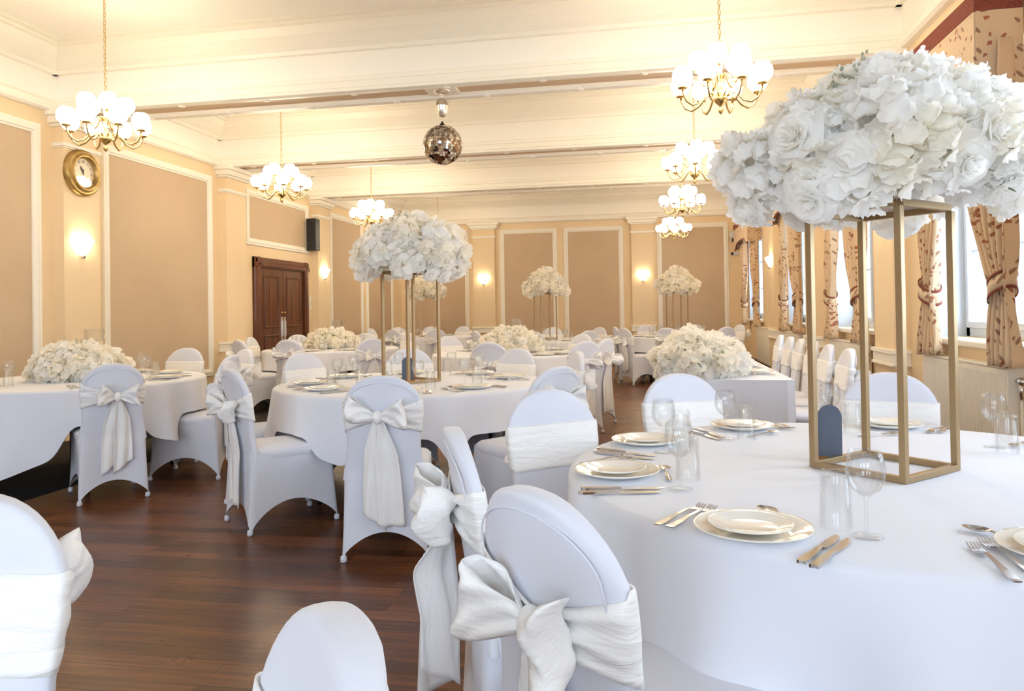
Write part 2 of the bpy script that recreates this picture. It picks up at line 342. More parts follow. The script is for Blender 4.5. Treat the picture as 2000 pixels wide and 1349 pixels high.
# beams, cornices
n_tr = 2
COR = [(0, 3.31), (.05, 3.31), (.075, 3.33), (.075, 3.36), (.055, 3.37), (.055, 3.40), (.03, 3.43), (0, 3.45)]
COV = [(0, 3.70), (.05, 3.70), (.065, 3.73), (.12, 3.76), (.20, 3.83), (.24, 3.90), (.27, 3.91), (.27, 3.935), (.33, 3.94), (.33, 3.955), (0, 3.955)]
def zprof(o, p0, p1, A):
    MB().extr(COR, p0, p1, A, (0, 0, 1)).build('cornice', M['trim'], o)
    MB().extr(COV, p0, p1, A, (0, 0, 1)).build('coving', M['trim'], o)
for (a, b) in PIL:
    o = struct(MB().box(XL, XR, a+.04, b-.04, 3.37, ZC).build('trim_%d' % n_tr, M['ceil'])); n_tr += 1
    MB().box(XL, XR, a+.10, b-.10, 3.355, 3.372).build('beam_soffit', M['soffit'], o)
    for yy, s in ((a+.04, -1), (b-.04, 1)):
        MB().extr([(-.07, 3.33), (-.055, 3.315), (.0, 3.31), (.05, 3.32), (.05, 3.35), (.03, 3.36), (.03, 3.42), (.012, 3.43), (.012, 3.47), (0, 3.475), (-.07, 3.40)], (XL, yy, 0), (XR, yy, 0), (0, s, 0), (0, 0, 1)).build('beam_moulding', M['trim'], o)
        MB().extr(COV, (XL, yy, 0), (XR, yy, 0), (0, s, 0), (0, 0, 1)).build('coving', M['trim'], o)
    mb = MB()                            # little plaster bosses along the soffit edge
    for k in range(9):
        xx = -5.4 + k*.9
        mb.lathe([(.001, 3.30), (.035, 3.305), (.045, 3.325), (.04, 3.335)], 10, (xx, a+.07, 0)); mb.lathe([(.001, 3.30), (.035, 3.305), (.045, 3.325), (.04, 3.335)], 10, (xx+.3, b-.07, 0))
    mb.build('plaster_boss', M['trim'], o, True)
o = struct(MB().extr(COR, (XL, YN, 0), (XL, YF, 0), (1, 0, 0), (0, 0, 1)).build('trim_%d' % n_tr, M['trim'])); n_tr += 1
MB().extr(COV, (XL, YN, 0), (XL, YF, 0), (1, 0, 0), (0, 0, 1)).build('coving', M['trim'], o)
MB().box(XL, XL+.004, YN, YF, 3.4, ZC).build('frieze', M['ceil'], o)
o = struct(MB().extr(COR, (XR, YN, 0), (XR, YF, 0), (-1, 0, 0), (0, 0, 1)).build('trim_%d' % n_tr, M['trim'])); n_tr += 1
MB().extr(COV, (XR, YN, 0), (XR, YF, 0), (-1, 0, 0), (0, 0, 1)).build('coving', M['trim'], o)
MB().box(XR-.004, XR, YN, YF, 3.4, ZC).build('frieze', M['ceil'], o)
o = struct(MB().extr(COR, (XL, YF, 0), (XR, YF, 0), (0, -1, 0), (0, 0, 1)).build('trim_%d' % n_tr, M['trim'])); n_tr += 1
MB().extr(COV, (XL, YF, 0), (XR, YF, 0), (0, -1, 0), (0, 0, 1)).build('coving', M['trim'], o)
MB().box(XL, XR, YF-.004, YF, 3.4, ZC).build('frieze', M['ceil'], o)

# double door in its heavy frame
d = struct(empty('door_1', (XL, 11.36, 0)))
DW = .91
MB().extr([(0, 0), (.03, 0), (.05, .02), (.05, .07), (.07, .09), (.07, .13), (.05, .16), (0, .16)], (0, -DW, 0), (0, -DW, 2.13), (1, 0, 0), (0, 1, 0)).build('door_frame', M['mahog'], d)
MB().extr([(0, 0), (.03, 0), (.05, -.02), (.05, -.07), (.07, -.09), (.07, -.13), (.05, -.16), (0, -.16)], (0, DW, 0), (0, DW, 2.13), (1, 0, 0), (0, 1, 0)).build('door_frame', M['mahog'], d)
MB().extr([(0, 0), (.03, 0), (.05, -.02), (.05, -.07), (.07, -.09), (.07, -.13), (.05, -.16), (0, -.16)], (0, -DW, 2.13), (0, DW, 2.13), (1, 0, 0), (0, 0, 1)).build('door_frame', M['mahog'], d)
for s in (-1, 1):
    y0, y1 = sorted((s*.005, s*.745)); hi = 1.965
    lf = MB().box(.002, .022, y0, y1, .01, hi).build('door_leaf', M['mahog'], d)
    for z0, z1 in ((.28, .9), (1.05, 1.84)):
        MB().rectframe((.022, 0, 0), (0, 1, 0), (0, 0, 1), (1, 0, 0), y0+.15, y1-.15, z0, z1, [(-.03, .001), (-.012, .002), (-.006, .012), (.012, .014), (.02, .001)]).build('door_panel', M['mahog'], lf)
    MB().box(.022, .030, s*.05-.03, s*.05+.03, .82, 1.2).build('push_plate', M['silver'], lf)
    MB().box(.03, .05, s*.05-.012, s*.05+.012, .88, 1.14).build('door_handle', M['silver'], lf, bev=.004)
    MB().sphere((.032, s*.05, 1.27), .018, 10, 6).build('door_lock', M['brass'], lf, True)

# windows of the right wall with sill, frame, bars and panes
for i, (a, b) in enumerate(WIN):
    wn = struct(empty('window_%d' % (i+1), (XR+.24, (a+b)/2, 0))); h = (b-a)/2
    fr = MB()
    for y0, y1, z0, z1 in ((-h, h, WZ0, WZ0+.07), (-h, h, WZ1-.07, WZ1), (-h, -h+.07, WZ0, WZ1), (h-.07, h, WZ0, WZ1), (-.045, .045, WZ0, WZ1)): fr.box(-.03, .04, y0, y1, z0, z1)
    for s in (-1, 1):
        c = s*(h-.0)/2
        fr.rectframe((-.035, 0, 0), (0, 1, 0), (0, 0, 1), (-1, 0, 0), c-h/2+.10, c+h/2-.09, WZ0+.11, WZ1-.11, [(0, -.02), (0, .012), (.045, .012), (.05, -.03)])
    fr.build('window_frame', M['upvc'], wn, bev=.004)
    br_ = MB()
    for s in (-1, 1):
        br_.box(-.01, .01, s*h/2-.01, s*h/2+.01, WZ0+.08, WZ1-.08)
        for z in (WZ0+.62, WZ0+1.18): br_.box(-.01, .01, s*h/2-h/2+.07, s*h/2+h/2-.05, z-.01, z+.01)
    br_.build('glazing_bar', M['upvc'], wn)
    MB().box(-.002, .002, -h+.05, h-.05, WZ0+.05, WZ1-.05).build('pane', M['pane'], wn)
    MB().box(-.30, -.03, -h-.03, h+.03, WZ0-.045, WZ0-.001).build('window_sill', M['trim'], wn, bev=.012)
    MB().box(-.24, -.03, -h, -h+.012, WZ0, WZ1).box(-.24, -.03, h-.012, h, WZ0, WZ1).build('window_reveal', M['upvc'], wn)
for i, (a, b) in enumerate(NWIN):
    wn = struct(empty('window_%d' % (len(WIN)+i+1), ((a+b)/2, YN-.2, 0))); h = (b-a)/2
    fr = MB()
    for x0, x1, z0, z1 in ((-h, h, .9, .98), (-h, h, 2.82, 2.9), (-h, -h+.07, .9, 2.9), (h-.07, h, .9, 2.9), (-.04, .04, .9, 2.9)): fr.box(x0, x1, -.03, .03, z0, z1)
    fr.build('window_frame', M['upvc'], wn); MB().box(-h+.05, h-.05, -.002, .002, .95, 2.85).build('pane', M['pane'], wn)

# ------------------------------------------------------------ curtains, pelmets, radiators
WNAME = {2: 'nearest window', 3: 'second window', 4: 'third window', 5: 'farthest window'}
def curtain(i, y0, y1, tie_y, side, seed, label):
    """hangs on the rail in front of the window: width y0..y1 at top, gathered at tie_y"""
    rnd = random.Random(seed); root = empty('curtain', (XR-.12, 0, 0)); tag(root, label, 'curtain', 'leaf print curtains along the window wall')
    zt, zb, ztie = 2.72, .88, 1.33; W = .95; ph = rnd.random()*6
    def wid(z):
        if z > ztie: t = (z-ztie)/(zt-ztie); return .17 + (abs(y1-y0)-.17)*min(1, t**.5*1.02)
        t = (ztie-z)/(ztie-zb); return .17 + .17*t**.8
    cy = (y0+y1)/2
    def cen(z):
        if z > ztie: t = ((z-ztie)/(zt-ztie))**.8; return tie_y + (cy-tie_y)*min(1, t)
        return tie_y + .03*side*(ztie-z)
    def fn(u, v):
        z = zb + (zt-zb)*v; w_ = wid(z); g = .17/max(w_, .1)
        amp = .018+.030*min(1, w_/.5)
        yy = cen(z) + (u-.5)*w_
        xx = amp*sin(u*2*PI*5.5+ph+.5*sin(z*3)) + .010*sin(u*31+z*7)
        return (xx, yy, z+.008*sin(u*12))
    MB().grid(fn, 90, 36, False, lambda u, v: (u*W+seed*.37, v*1.84)).build('curtain_panel', M['leaf'], root, True, solid=.004)
    def band(za, zb_, col, nm, off, par):
        def g(u, v):
            a = 2*PI*u; w_ = .17/2+off; d_ = .055+off
            return (d_*cos(a), tie_y+w_*sin(a), (za+(zb_-za)*v) + .05*side*sin(a))
        return MB().grid(g, 28, 1, True, lambda u, v: (u*.5, v*.09)).build(nm, col, par, True, solid=.004)
    tb = band(1.285, 1.375, M['leaf'], 'tieback', .012, root)
    band(1.275, 1.293, M['burgundy'], 'tieback_piping', .015, tb); band(1.367, 1.385, M['burgundy'], 'tieback_piping', .015, tb)
    return root
def pelmet(a, b, label):
    root = empty('pelmet', (XR-.012, (a+b)/2, 0)); tag(root, label, 'pelmet', 'shaped pelmets above the windows'); h = (b-a)/2
    X0 = -.24
    def zb(t):                          # scalloped lower edge; ends hang lower
        s = abs(t); return 2.47 + (0.0 if s > .78 else .13*(1-(s/.78)**4))
    mb = MB()
    mb.grid(lambda u, v: (X0, (u*2-1)*h, zb(u*2-1) + (2.90-zb(u*2-1))*v), 40, 6, False, lambda u, v: (u*2*h, v*.45))
    mb.build('front_board', M['leaf'], root, solid=.02)
    for s in (-1, 1):
        MB().grid(lambda u, v: (X0*u, s*h, 2.47+.43*v), 4, 4, False, lambda u, v: (u*.24+.3, v*.45)).build('side_board', M['leaf'], root, solid=.02)
    MB().box(X0-.014, 0, -h-.014, h+.014, 2.89, 3.0).build('burgundy_band', M['burgundy'], root, bev=.004)
    MB().grid(lambda u, v: (X0-.012+.024*v, (u*2-1)*h, zb(u*2-1)-.012), 40, 1).build('lower_piping', M['burgundy'], root, solid=.012)
def radiator(a, b, label):
    root = empty('radiator', (XR-.06, (a+b)/2, 0)); tag(root, label, 'radiator', 'cream panel radiators below the windows'); h = (b-a)/2
    N_ = int(h*2/.034)*4
    def fn(u, v):
        ph = (u*N_/4) % 1; d = .013 if ph > .4 else 0
        vv = min(1, max(0, (v-.06)/.88)); d = d*(1 if .05 < v < .95 else 0)
        return (-.05+d, (u*2-1)*h, .24+.62*v)
    MB().grid(fn, N_, 20).build('front_panel', M['radiator'], root)
    MB().box(-.038, .035, -h, h, .24, .86).build('radiator_body', M['radiator'], root, bev=.004)
    g = MB(); g.box(-.052, .042, -h-.004, h+.004, .862, .878); g.build('top_grille', M['radiator'], root, bev=.003)
    for s in (-1, 1): MB().box(-.054, .042, s*h, s*(h+.012), .235, .878).build('end_panel', M['radiator'], root, bev=.004)
    v_ = MB().tube([(-.0, -h-.01, .80), (0, -h-.05, .80)], .016, 10); v_.sphere((0, -h-.065, .80), .026, 12, 8); v_.tube([(0, -h-.055, .80), (0, -h-.055, .70)], .014, 10)
    v_.build('radiator_valve', M['chrome'], root, True)
    MB().tube([(0, -h-.055, .70), (0, -h-.055, .001)], .008, 8).build('supply_pipe', M['radiator'], root, True)
for i in (2, 3, 4, 5):
    a, b = WIN[i]; nm = WNAME[i]
    if i < 5:
        pelmet(a+.0, b-.2, 'leaf print pelmet with burgundy top band above the %s' % nm)
        curtain(i, b-.55, b-.16, b-.26, 1, i*2+1, 'leaf print curtain tied back on the far side of the %s' % nm)
        curtain(i, a-.05, a+.64, a+.06, -1, i*2+2, 'leaf print curtain tied back on the near side of the %s' % nm)
    else:
        pelmet(a+.0, b+.35, 'leaf print pelmet with burgundy top band above the %s' % nm)
        curtain(i, b-.45, b+.1, b-.1, 1, 21, 'leaf print curtain tied back on the far side of the %s' % nm)
        curtain(i, a-.03, a+.6, a+.1, -1, 22, 'leaf print curtain tied back on the near side of the %s' % nm)
    if i < 5: radiator(a+.05, b-.08, 'cream panel radiator below the %s' % nm)
    else: radiator(13.2, 14.6, 'cream panel radiator on the right wall before the %s' % nm)

# ------------------------------------------------------------ chandeliers and sconces
def chandelier():
    root = empty('chandelier')
    Z = 2.58
    MB().lathe([(.002, 0), (.014, .012), (.02, .03), (.008, .045), (.012, .06), (.035, .08), (.05, .10), (.045, .125), (.018, .14), (.012, .2), (.02, .26), (.012, .3), (.018, .36), (.01, .42), (.004, .44)], 16, (0, 0, Z)).build('chandelier_column', M['brass'], root, True)
    for tier, (N_, R, zc, off) in enumerate(((8, .285, .16, .2), (5, .15, .33, .5))):
        for k in range(N_):
            a = 2*PI*k/N_+off; c, s = cos(a), sin(a)
            z0 = Z+(.11 if tier == 0 else .25)
            pr = [(.03, 0), (.07, .035), (.11, .02), (.16, -.035), (.21, -.055), (.255, -.03), (.28, .02), (.285, .05)]
            if tier: pr = [(r*.52, z*.9) for r, z in pr]
            pts = [(r*c, r*s, z0+z) for r, z in pr]
            arm = MB().tube(pts, .0075, 6).build('arm', M['brass'], root, True)
            zc_ = pts[-1][2]
            MB().lathe([(.006, 0), (.03, .004), (.036, .012), (.028, .018), (.012, .02)], 12, (R*c if not tier else pr[-1][0]*c, R*s if not tier else pr[-1][0]*s, zc_)).build('drip_cup', M['brass'], arm, True)
            rx = pr[-1][0]
            MB().lathe([(.018, .016), (.044, .028), (.064, .052), (.071, .082), (.066, .112), (.054, .136), (.046, .146), (.044, .146)], 16, (rx*c, rx*s, zc_)).build('glass_globe', M['globe'], arm, True)
    # ring and chain
    ch = MB(); z = Z+.44
    ch.tube([(.022*cos(t), 0, z+.02+.022*sin(t)) for t in [2*PI*q/14 for q in range(15)]], .004, 6, False)
    z += .045; k = 0
    while z < ZC-.05:
        pts = [(.009*cos(t), 0, z+.019+.021*sin(t)) for t in [2*PI*q/10 for q in range(11)]]
        if k % 2: pts = [(0, p[0], p[2]) for p in pts]
        ch.tube(pts, .0028, 5, False); z += .034; k += 1
    ch.build('chain', M['chain'], root, True)
    MB().lathe([(.001, -.05), (.03, -.045), (.05, -.02), (.055, 0)], 16, (0, 0, ZC)).build('ceiling_rose', M['brass'], root, True)
    index(root); return root
CH = chandelier(); BAYS = [5.36, 8.32, 11.28, 15.1]
first = True
for r, (x, nm) in enumerate(((-4.30, 'left'), (.52, 'right'))):
    for k, y in enumerate(BAYS):
        o = CH if first else copy_tree(CH); first = False
        o.location = (x, y, 0); o.rotation_euler = (0, 0, .35*k+.2*r)
        tag(o, 'lit brass globe chandelier, %s of the %s row counted from the camera' % (('first', 'second', 'third', 'last')[k], nm), 'chandelier', 'brass globe chandeliers')
def sconce():
    root = empty('wall_sconce')
    def fn(u, v):                       # half shell, flared open upwards
        a = PI*u; r = .02+.125*v**.8; zz = .15*v + .03*abs(cos(a))*v
        return (r*cos(a), -.5*r*sin(a)*1.25-.004, zz)
    MB().grid(fn, 20, 8).build('glass_bowl', M['sconce'], root, True, solid=.004)
    MB().lathe([(.002, -.03), (.014, -.02), (.022, 0), (.018, .012)], 12, (0, -.024, 0)).build('finial', M['silver'], root, True)
    MB().box(-.04, .04, -.008, 0, 0, .12).build('wall_plate', M['silver'], root)
    index(root); return root
SN = sconce(); first = True
for x, y, rz, lb in ((XL+.12, 6.84, PI/2, 'lit shell wall light on the pilaster below the clock'), (XL+.12, 12.75, PI/2, 'lit shell wall light beside the double doors'),
                 (-3.82, YF-.12, 0, 'lit shell wall light on the left pilaster of the far wall'), (-.11, YF-.12, 0, 'lit shell wall light on the right pilaster of the far wall'),
                 (XR-.12, 6.85, -PI/2, 'lit shell wall light on the window wall behind the tall flower stand'), (XR-.12, 12.75, -PI/2, 'lit shell wall light on the window wall before the farthest window')):
    o = SN if first else copy_tree(SN); first = False
    o.location = (x, y, 1.88); o.rotation_euler = (0, 0, rz); tag(o, lb, 'wall light', 'shell shaped wall lights')

# ------------------------------------------------------------ clock, speakers, small wall fittings
ck = empty('wall_clock', (XL+.12, 6.83, 2.74)); tag(ck, 'round wall clock with wide antique gold rim on the left pilaster', 'clock')
ROTX = Matrix.Rotation(PI/2, 4, 'Y')
MB().lathe([(.24, 0), (.245, .02), (.235, .05), (.215, .062), (.205, .055), (.19, .075), (.17, .08), (.155, .065), (.15, .03)], 48).xf(ROTX).build('clock_rim', M['clockgold'], ck, True)
MB().lathe([(.0005, .03), (.152, .03)], 40).xf(ROTX).build('clock_face', M['dial'], ck)
num = MB()
NUM = {12: 3, 1: 1, 2: 2, 3: 3, 4: 3, 5: 1, 6: 2, 7: 3, 8: 4, 9: 2, 10: 1, 11: 2}
for h in range(1, 13):
    a = 2*PI*h/12; q = NUM[h]
    for k in range(q):
        off = (k-(q-1)/2)*.009
        ca, sa = cos(a), sin(a)
        ps = [(off-.002, .105), (off+.002, .105), (off+.002, .132), (off-.002, .132)]
        num.add([(.033, x*ca+y*sa, -x*sa+y*ca) for x, y in ps], [(0, 1, 2, 3)])
    if h in (12, 11, 10, 9, 6, 5, 7, 8):
        ps = [(.010, .105), (.013, .105), (.021, .132), (.018, .132)]
        num.add([(.033, x*ca+y*sa, -x*sa+y*ca) for x, y in ps], [(0, 1, 2, 3)])
num.build('numerals', M['ink'], ck)
def hand(ang, L, wd, nm):
    ca, sa = cos(ang), sin(ang); ps = [(-.004, -.02), (.004, -.02), (wd, L*.6), (0, L), (-wd, L*.6)]
    MB().add([(.036, x*ca+y*sa, -x*sa+y*ca) for x, y in ps], [(0, 1, 2, 3, 4)]).build(nm, M['ink'], ck)
hand(-.52, .085, .014, 'hour_hand'); hand(.12, .05, .008, 'minute_hand')
MB().lathe([(.0005, .055), (.148, .055)], 32).xf(ROTX).build('clock_glass', M['pane'], ck)
def speaker(loc, rz, label, s=1):
    r = empty('speaker', loc, rz); tag(r, label, 'speaker', 'black wall speakers')
    MB().box(-.09*s, .09*s, -.20*s, -.03*s, -.28*s, .28*s).build('speaker_cabinet', M['black'], r, bev=.01)
    MB().box(-.08*s, .08*s, -.205*s, -.2*s, -.27*s, .27*s).build('speaker_grille', M['black'], r)
    MB().sphere((0, -.205*s, -.24*s), .01*s, 8, 6).build('badge', M['silver'], r, True)
    MB().box(-.02, .02, -.04, 0, -.05, .05).build('bracket', M['black'], r)
speaker((XL+.015, 12.29, 2.63), PI/2, 'tall black speaker on the left wall beside the door panel')
speaker((XR-.12, 9.8, 2.60), -PI/2, 'small black speaker high on the window wall', .8)
def small(name, label, cat, parts):
    r = empty(name, parts[0]); tag(r, label, cat)
    for nm, mb, m_ in parts[1:]: mb.build(nm, m_, r, bev=.002)
small('light_switch', 'small cream switch plate right of the double doors', 'switch', [(XL, 12.40, 1.43), ('switch_plate', MB().box(0, .012, -.045, .045, -.11, .11), M['trim']), ('rocker', MB().box(.012, .018, -.018, .018, -.05, .05), M['radiator'])])
small('call_point', 'small cream box on the far wall beside the left pilaster', 'switch', [(-4.17, YF, 2.33), ('switch_plate', MB().box(-.05, .05, -.03, 0, -.07, .07), M['trim']), ('rocker', MB().box(-.02, .02, -.034, -.03, -.02, .02), M['radiator'])])
small('security_camera', 'white dome security camera high on the far wall by the corner', 'camera', [(1.90, YF, 2.86), ('camera_dome', MB().sphere((0, -.09, 0), .085, 14, 10), M['upvc']), ('camera_lens', MB().lathe([(.001, 0), (.04, .0), (.045, .08)], 12, (0, -.09, -.16)), M['black']), ('bracket', MB().box(-.03, .03, -.09, 0, -.03, .03), M['upvc'])])
small('wall_sensor', 'small black and white sensor below the security camera', 'sensor', [(1.90, YF, 2.44), ('sensor_body', MB().box(-.03, .12, -.08, 0, -.03, .03), M['upvc']), ('sensor_eye', MB().sphere((-.03, -.06, 0), .035, 10, 8), M['black'])])
vt = empty('air_vent', (XR, 4.9, 3.14)); tag(vt, 'small white louvre vent high on the window wall above the pelmet', 'vent')
MB().rectframe((0, 0, 0), (0, 1, 0), (0, 0, 1), (-1, 0, 0), -.12, .12, -.05, .05, [(0, 0), (0, .012), (.02, .012), (.025, 0)]).build('vent_frame', M['upvc'], vt)
mb = MB()
for k in range(5): mb.box(-.006, 0, -.12, .12, -.045+k*.022, -.037+k*.022)
mb.build('vent_louvres', M['upvc'], vt)

# mirror ball
mbx, mby = -1.89, 6.84
mr = empty('mirror_ball', (mbx, mby, 2.82)); tag(mr, 'mirrored disco ball hanging from the nearest ceiling beam', 'disco ball')
MB().sphere((0, 0, 0), .181, 32, 20).build('ball_core', M['black'], mr, True)
mm = mat('mirror_tile', (.70, .60, .50), .06, 1); n, l, b = nt(mm)
at = n.new('ShaderNodeNewGeometry'); rp = n.new('ShaderNodeValToRGB'); rp.color_ramp.elements[0].color = (.22, .15, .11, 1); rp.color_ramp.elements[1].color = (.95, .88, .80, 1)
l.new(at.outputs['Random Per Island'], rp.inputs[0]); l.new(rp.outputs[0], b.inputs['Base Color'])
tl = MB(); R_ = .187; rnd = random.Random(3)
for j in range(24):
    la = -PI/2 + PI*(j+.5)/24; nn = max(4, int(2*PI*R_*cos(la)/.0245))
    for k in range(nn):
        lo = 2*PI*(k+.3*(j % 2))/nn; c = Vector((cos(la)*cos(lo), cos(la)*sin(lo), sin(la)))
        n_ = (c + Vector((rnd.gauss(0, .05), rnd.gauss(0, .05), rnd.gauss(0, .05)))).normalized()
        e = Vector((-sin(lo), cos(lo), 0)); e = (e - n_*e.dot(n_)).normalized(); u_ = n_.cross(e); s_ = .0112
        tl.add([c*R_+e*s_*p+u_*s_*q for p, q in ((-1, -1), (1, -1), (1, 1), (-1, 1))], [(0, 1, 2, 3)])
tl.build('mirror_tiles', mm, mr)
MB().lathe([(.035, .178), (.03, .185), (.006, .22), (.004, .225)], 14).build('ball_cap', M['black'], mr, True)
ch = MB()
for k in range(2):
    z = .222+k*.022; pts = [(.005*cos(t), 0, z+.012+.014*sin(t)) for t in [2*PI*q/10 for q in range(11)]]
    if k: pts = [(0, p[0], p[2]) for p in pts]
    ch.tube(pts, .002, 5, False)
ch.build('chain', M['silver'], mr, True)
MB().lathe([(.004, .262), (.025, .268), (.045, .30), (.055, .34), (.058, .365), (.06, .37), (.058, .375), (.056, .40), (.045, .425), (.02, .443), (.006, .447)], 24).build('motor_housing', M['silver'], mr, True)
MB().tube([(0, 0, .445), (0, 0, .49)], .006, 8).lathe([(.001, .485), (.05, .488), (.075, .50), (.08, .515)], 8).build('ceiling_hook', M['silver'], mr, True)
MB().box(-.15, .15, -.12, .12, .512, .536).build('mounting_plate', M['trim'], mr, bev=.003)

# ------------------------------------------------------------ chair with stretch cover and satin sash
def chair_meshes():
    ms = {}
    ys = lambda z: -.235 - .16*max(0, z-.45)                 # centre of the leaning back
    # backrest: slab with arched top, slightly wrapped around the sitter
    prof = []
    for z in (.40, .45, .50, .56, .62, .68, .73, .768): prof.append((.196-.012*sin(PI*min(1, (z-.42)/.30)), z))
    for k in range(1, 13):
        a = (PI/2)*k/12; prof.append((.198*max(cos(a), 0)**.90+.0005, .768+.160*sin(a)**1.12))
    def back(u, v):
        t = v*(len(prof)-1); i = min(int(t), len(prof)-2); f = t-i
        w_ = prof[i][0]*(1-f)+prof[i+1][0]*f; z = prof[i][1]*(1-f)+prof[i+1][1]*f; kc = .55*min(1, max(0, (z-.45)/.2)); w_ += .011*(1-min(1, max(0, (z-.45)/.12)))
        a = 2*PI*u; cx = cos(a); sx = sin(a)
        x = w_*math.copysign(abs(cx)**.72, cx); th = .027*min(1, (max(w_-.0005, 0)/.075)**.5)
        y = th*math.copysign(abs(sx)**.55, sx)
        return (x, ys(z)+y+kc*x*x, z)
    ms['backrest'] = MB().grid(back, 44, len(prof)-1, True).mesh('backrest', M['cover'], True)
    # perimeter of seat / skirt: param s round the rounded rectangle
    def per(s, hw, y0, y1, r=.05):
        # returns point, corner closeness
        segs = [(-hw, y0), (hw, y0), (hw, y1), (-hw, y1)]
        L = [2*hw, y1-y0, 2*hw, y1-y0]; T = sum(L); d = s*T
        for k in range(4):
            if d <= L[k] or k == 3:
                f = min(1, d/L[k]); a = segs[k]; b_ = segs[(k+1) % 4]
                x = a[0]+(b_[0]-a[0])*f; y = a[1]+(b_[1]-a[1])*f; break
            d -= L[k]
        return x, y, f, k
    def rnd_(x, y, hw, y0, y1, r):
        cx = min(max(x, -hw+r), hw-r); cy = min(max(y, y0+r), y1-r); dx, dy = x-cx, y-cy; q = math.hypot(dx, dy)
        if q > r: x, y = cx+dx/q*r, cy+dy/q*r
        return x, y
    NS = 96
    def skirt(u, v):
        zb_top = .452
        x1, y1, f, k = per(u, .205, -.262, .235); x1, y1 = rnd_(x1, y1, .205, -.262, .235, .045)
        x0, y0, _, _ = per(u, .215, -.285, .262); x0, y0 = rnd_(x0, y0, .215, -.285, .262, .018)
        arch = (.135 if k in (0, 2) else .16)*max(0, sin(PI*f))**.62
        zb = .004+arch
        z = zb + (zb_top-zb)*v; t = z/zb_top
        pin = .028*sin(PI*f)*sin(PI*min(1, t))*(1.15-t)       # fabric pulled in between the legs
        x = x0+(x1-x0)*t; y = y0+(y1-y0)*t
        nx, ny = ((0, -1), (1, 0), (0, 1), (-1, 0))[k]
        return (x-nx*pin, y-ny*pin, z)
    ms['skirt'] = MB().grid(skirt, NS, 10, True).mesh('skirt', M['cover'], True)
    def seat(u, v):
        a = 2*PI*u; cx, sx = cos(a), sin(a)
        sx_ = math.copysign(abs(sx)**.35, sx); cx_ = math.copysign(abs(cx)**.35, cx); q = max(abs(cx_), abs(sx_))
        pr = [(1.0, .425), (1.03, .445), (1.02, .468), (.94, .485), (.6, .497), (.25, .50), (.002, .50)]
        t = v*6; i = min(int(t), 5); f = t-i; r = pr[i][0]*(1-f)+pr[i+1][0]*f; z = pr[i][1]*(1-f)+pr[i+1][1]*f
        return (.205*cx_*r, .005+.232*sx_*r, z-.012)
    ms['seat'] = MB().grid(seat, 48, 6, True).mesh('seat', M['cover'], True)
    ft = MB()
    ms['foot'] = MB().lathe([(.016, 0), (.017, .012), (.014, .03)], 10, (0, 0, 0), True).mesh('foot', M['cover'], True)
    return ms, ys
CM, YS = chair_meshes()
def addm(name, me, parent, loc=(0, 0, 0), rot=(0, 0, 0), sc=None, label=None):
    o = bpy.data.objects.new(name, me); COL.objects.link(o); o.parent = parent; o.location = loc; o.rotation_euler = rot
    if sc: o.scale = (sc, sc, sc) if not isinstance(sc, tuple) else sc
    if label: o['label'] = label
    return o
def seam_mesh():
    pts = []
    for k in range(-10, 11):
        a = PI/2*k/10; x = .172*sin(a); z = .795+.098*cos(a)
        pts.append((x, YS(z)-.0275+.55*x*x, z))
    e = [(sg*.176, YS(.745)-.0262+.55*.176**2, .745) for sg in (-1, 1)]; pts = [e[0]] + pts + [e[1]]
    return MB().tube(pts, .0022, 6).mesh('seam', M['cover'], True)
SEAM = seam_mesh()
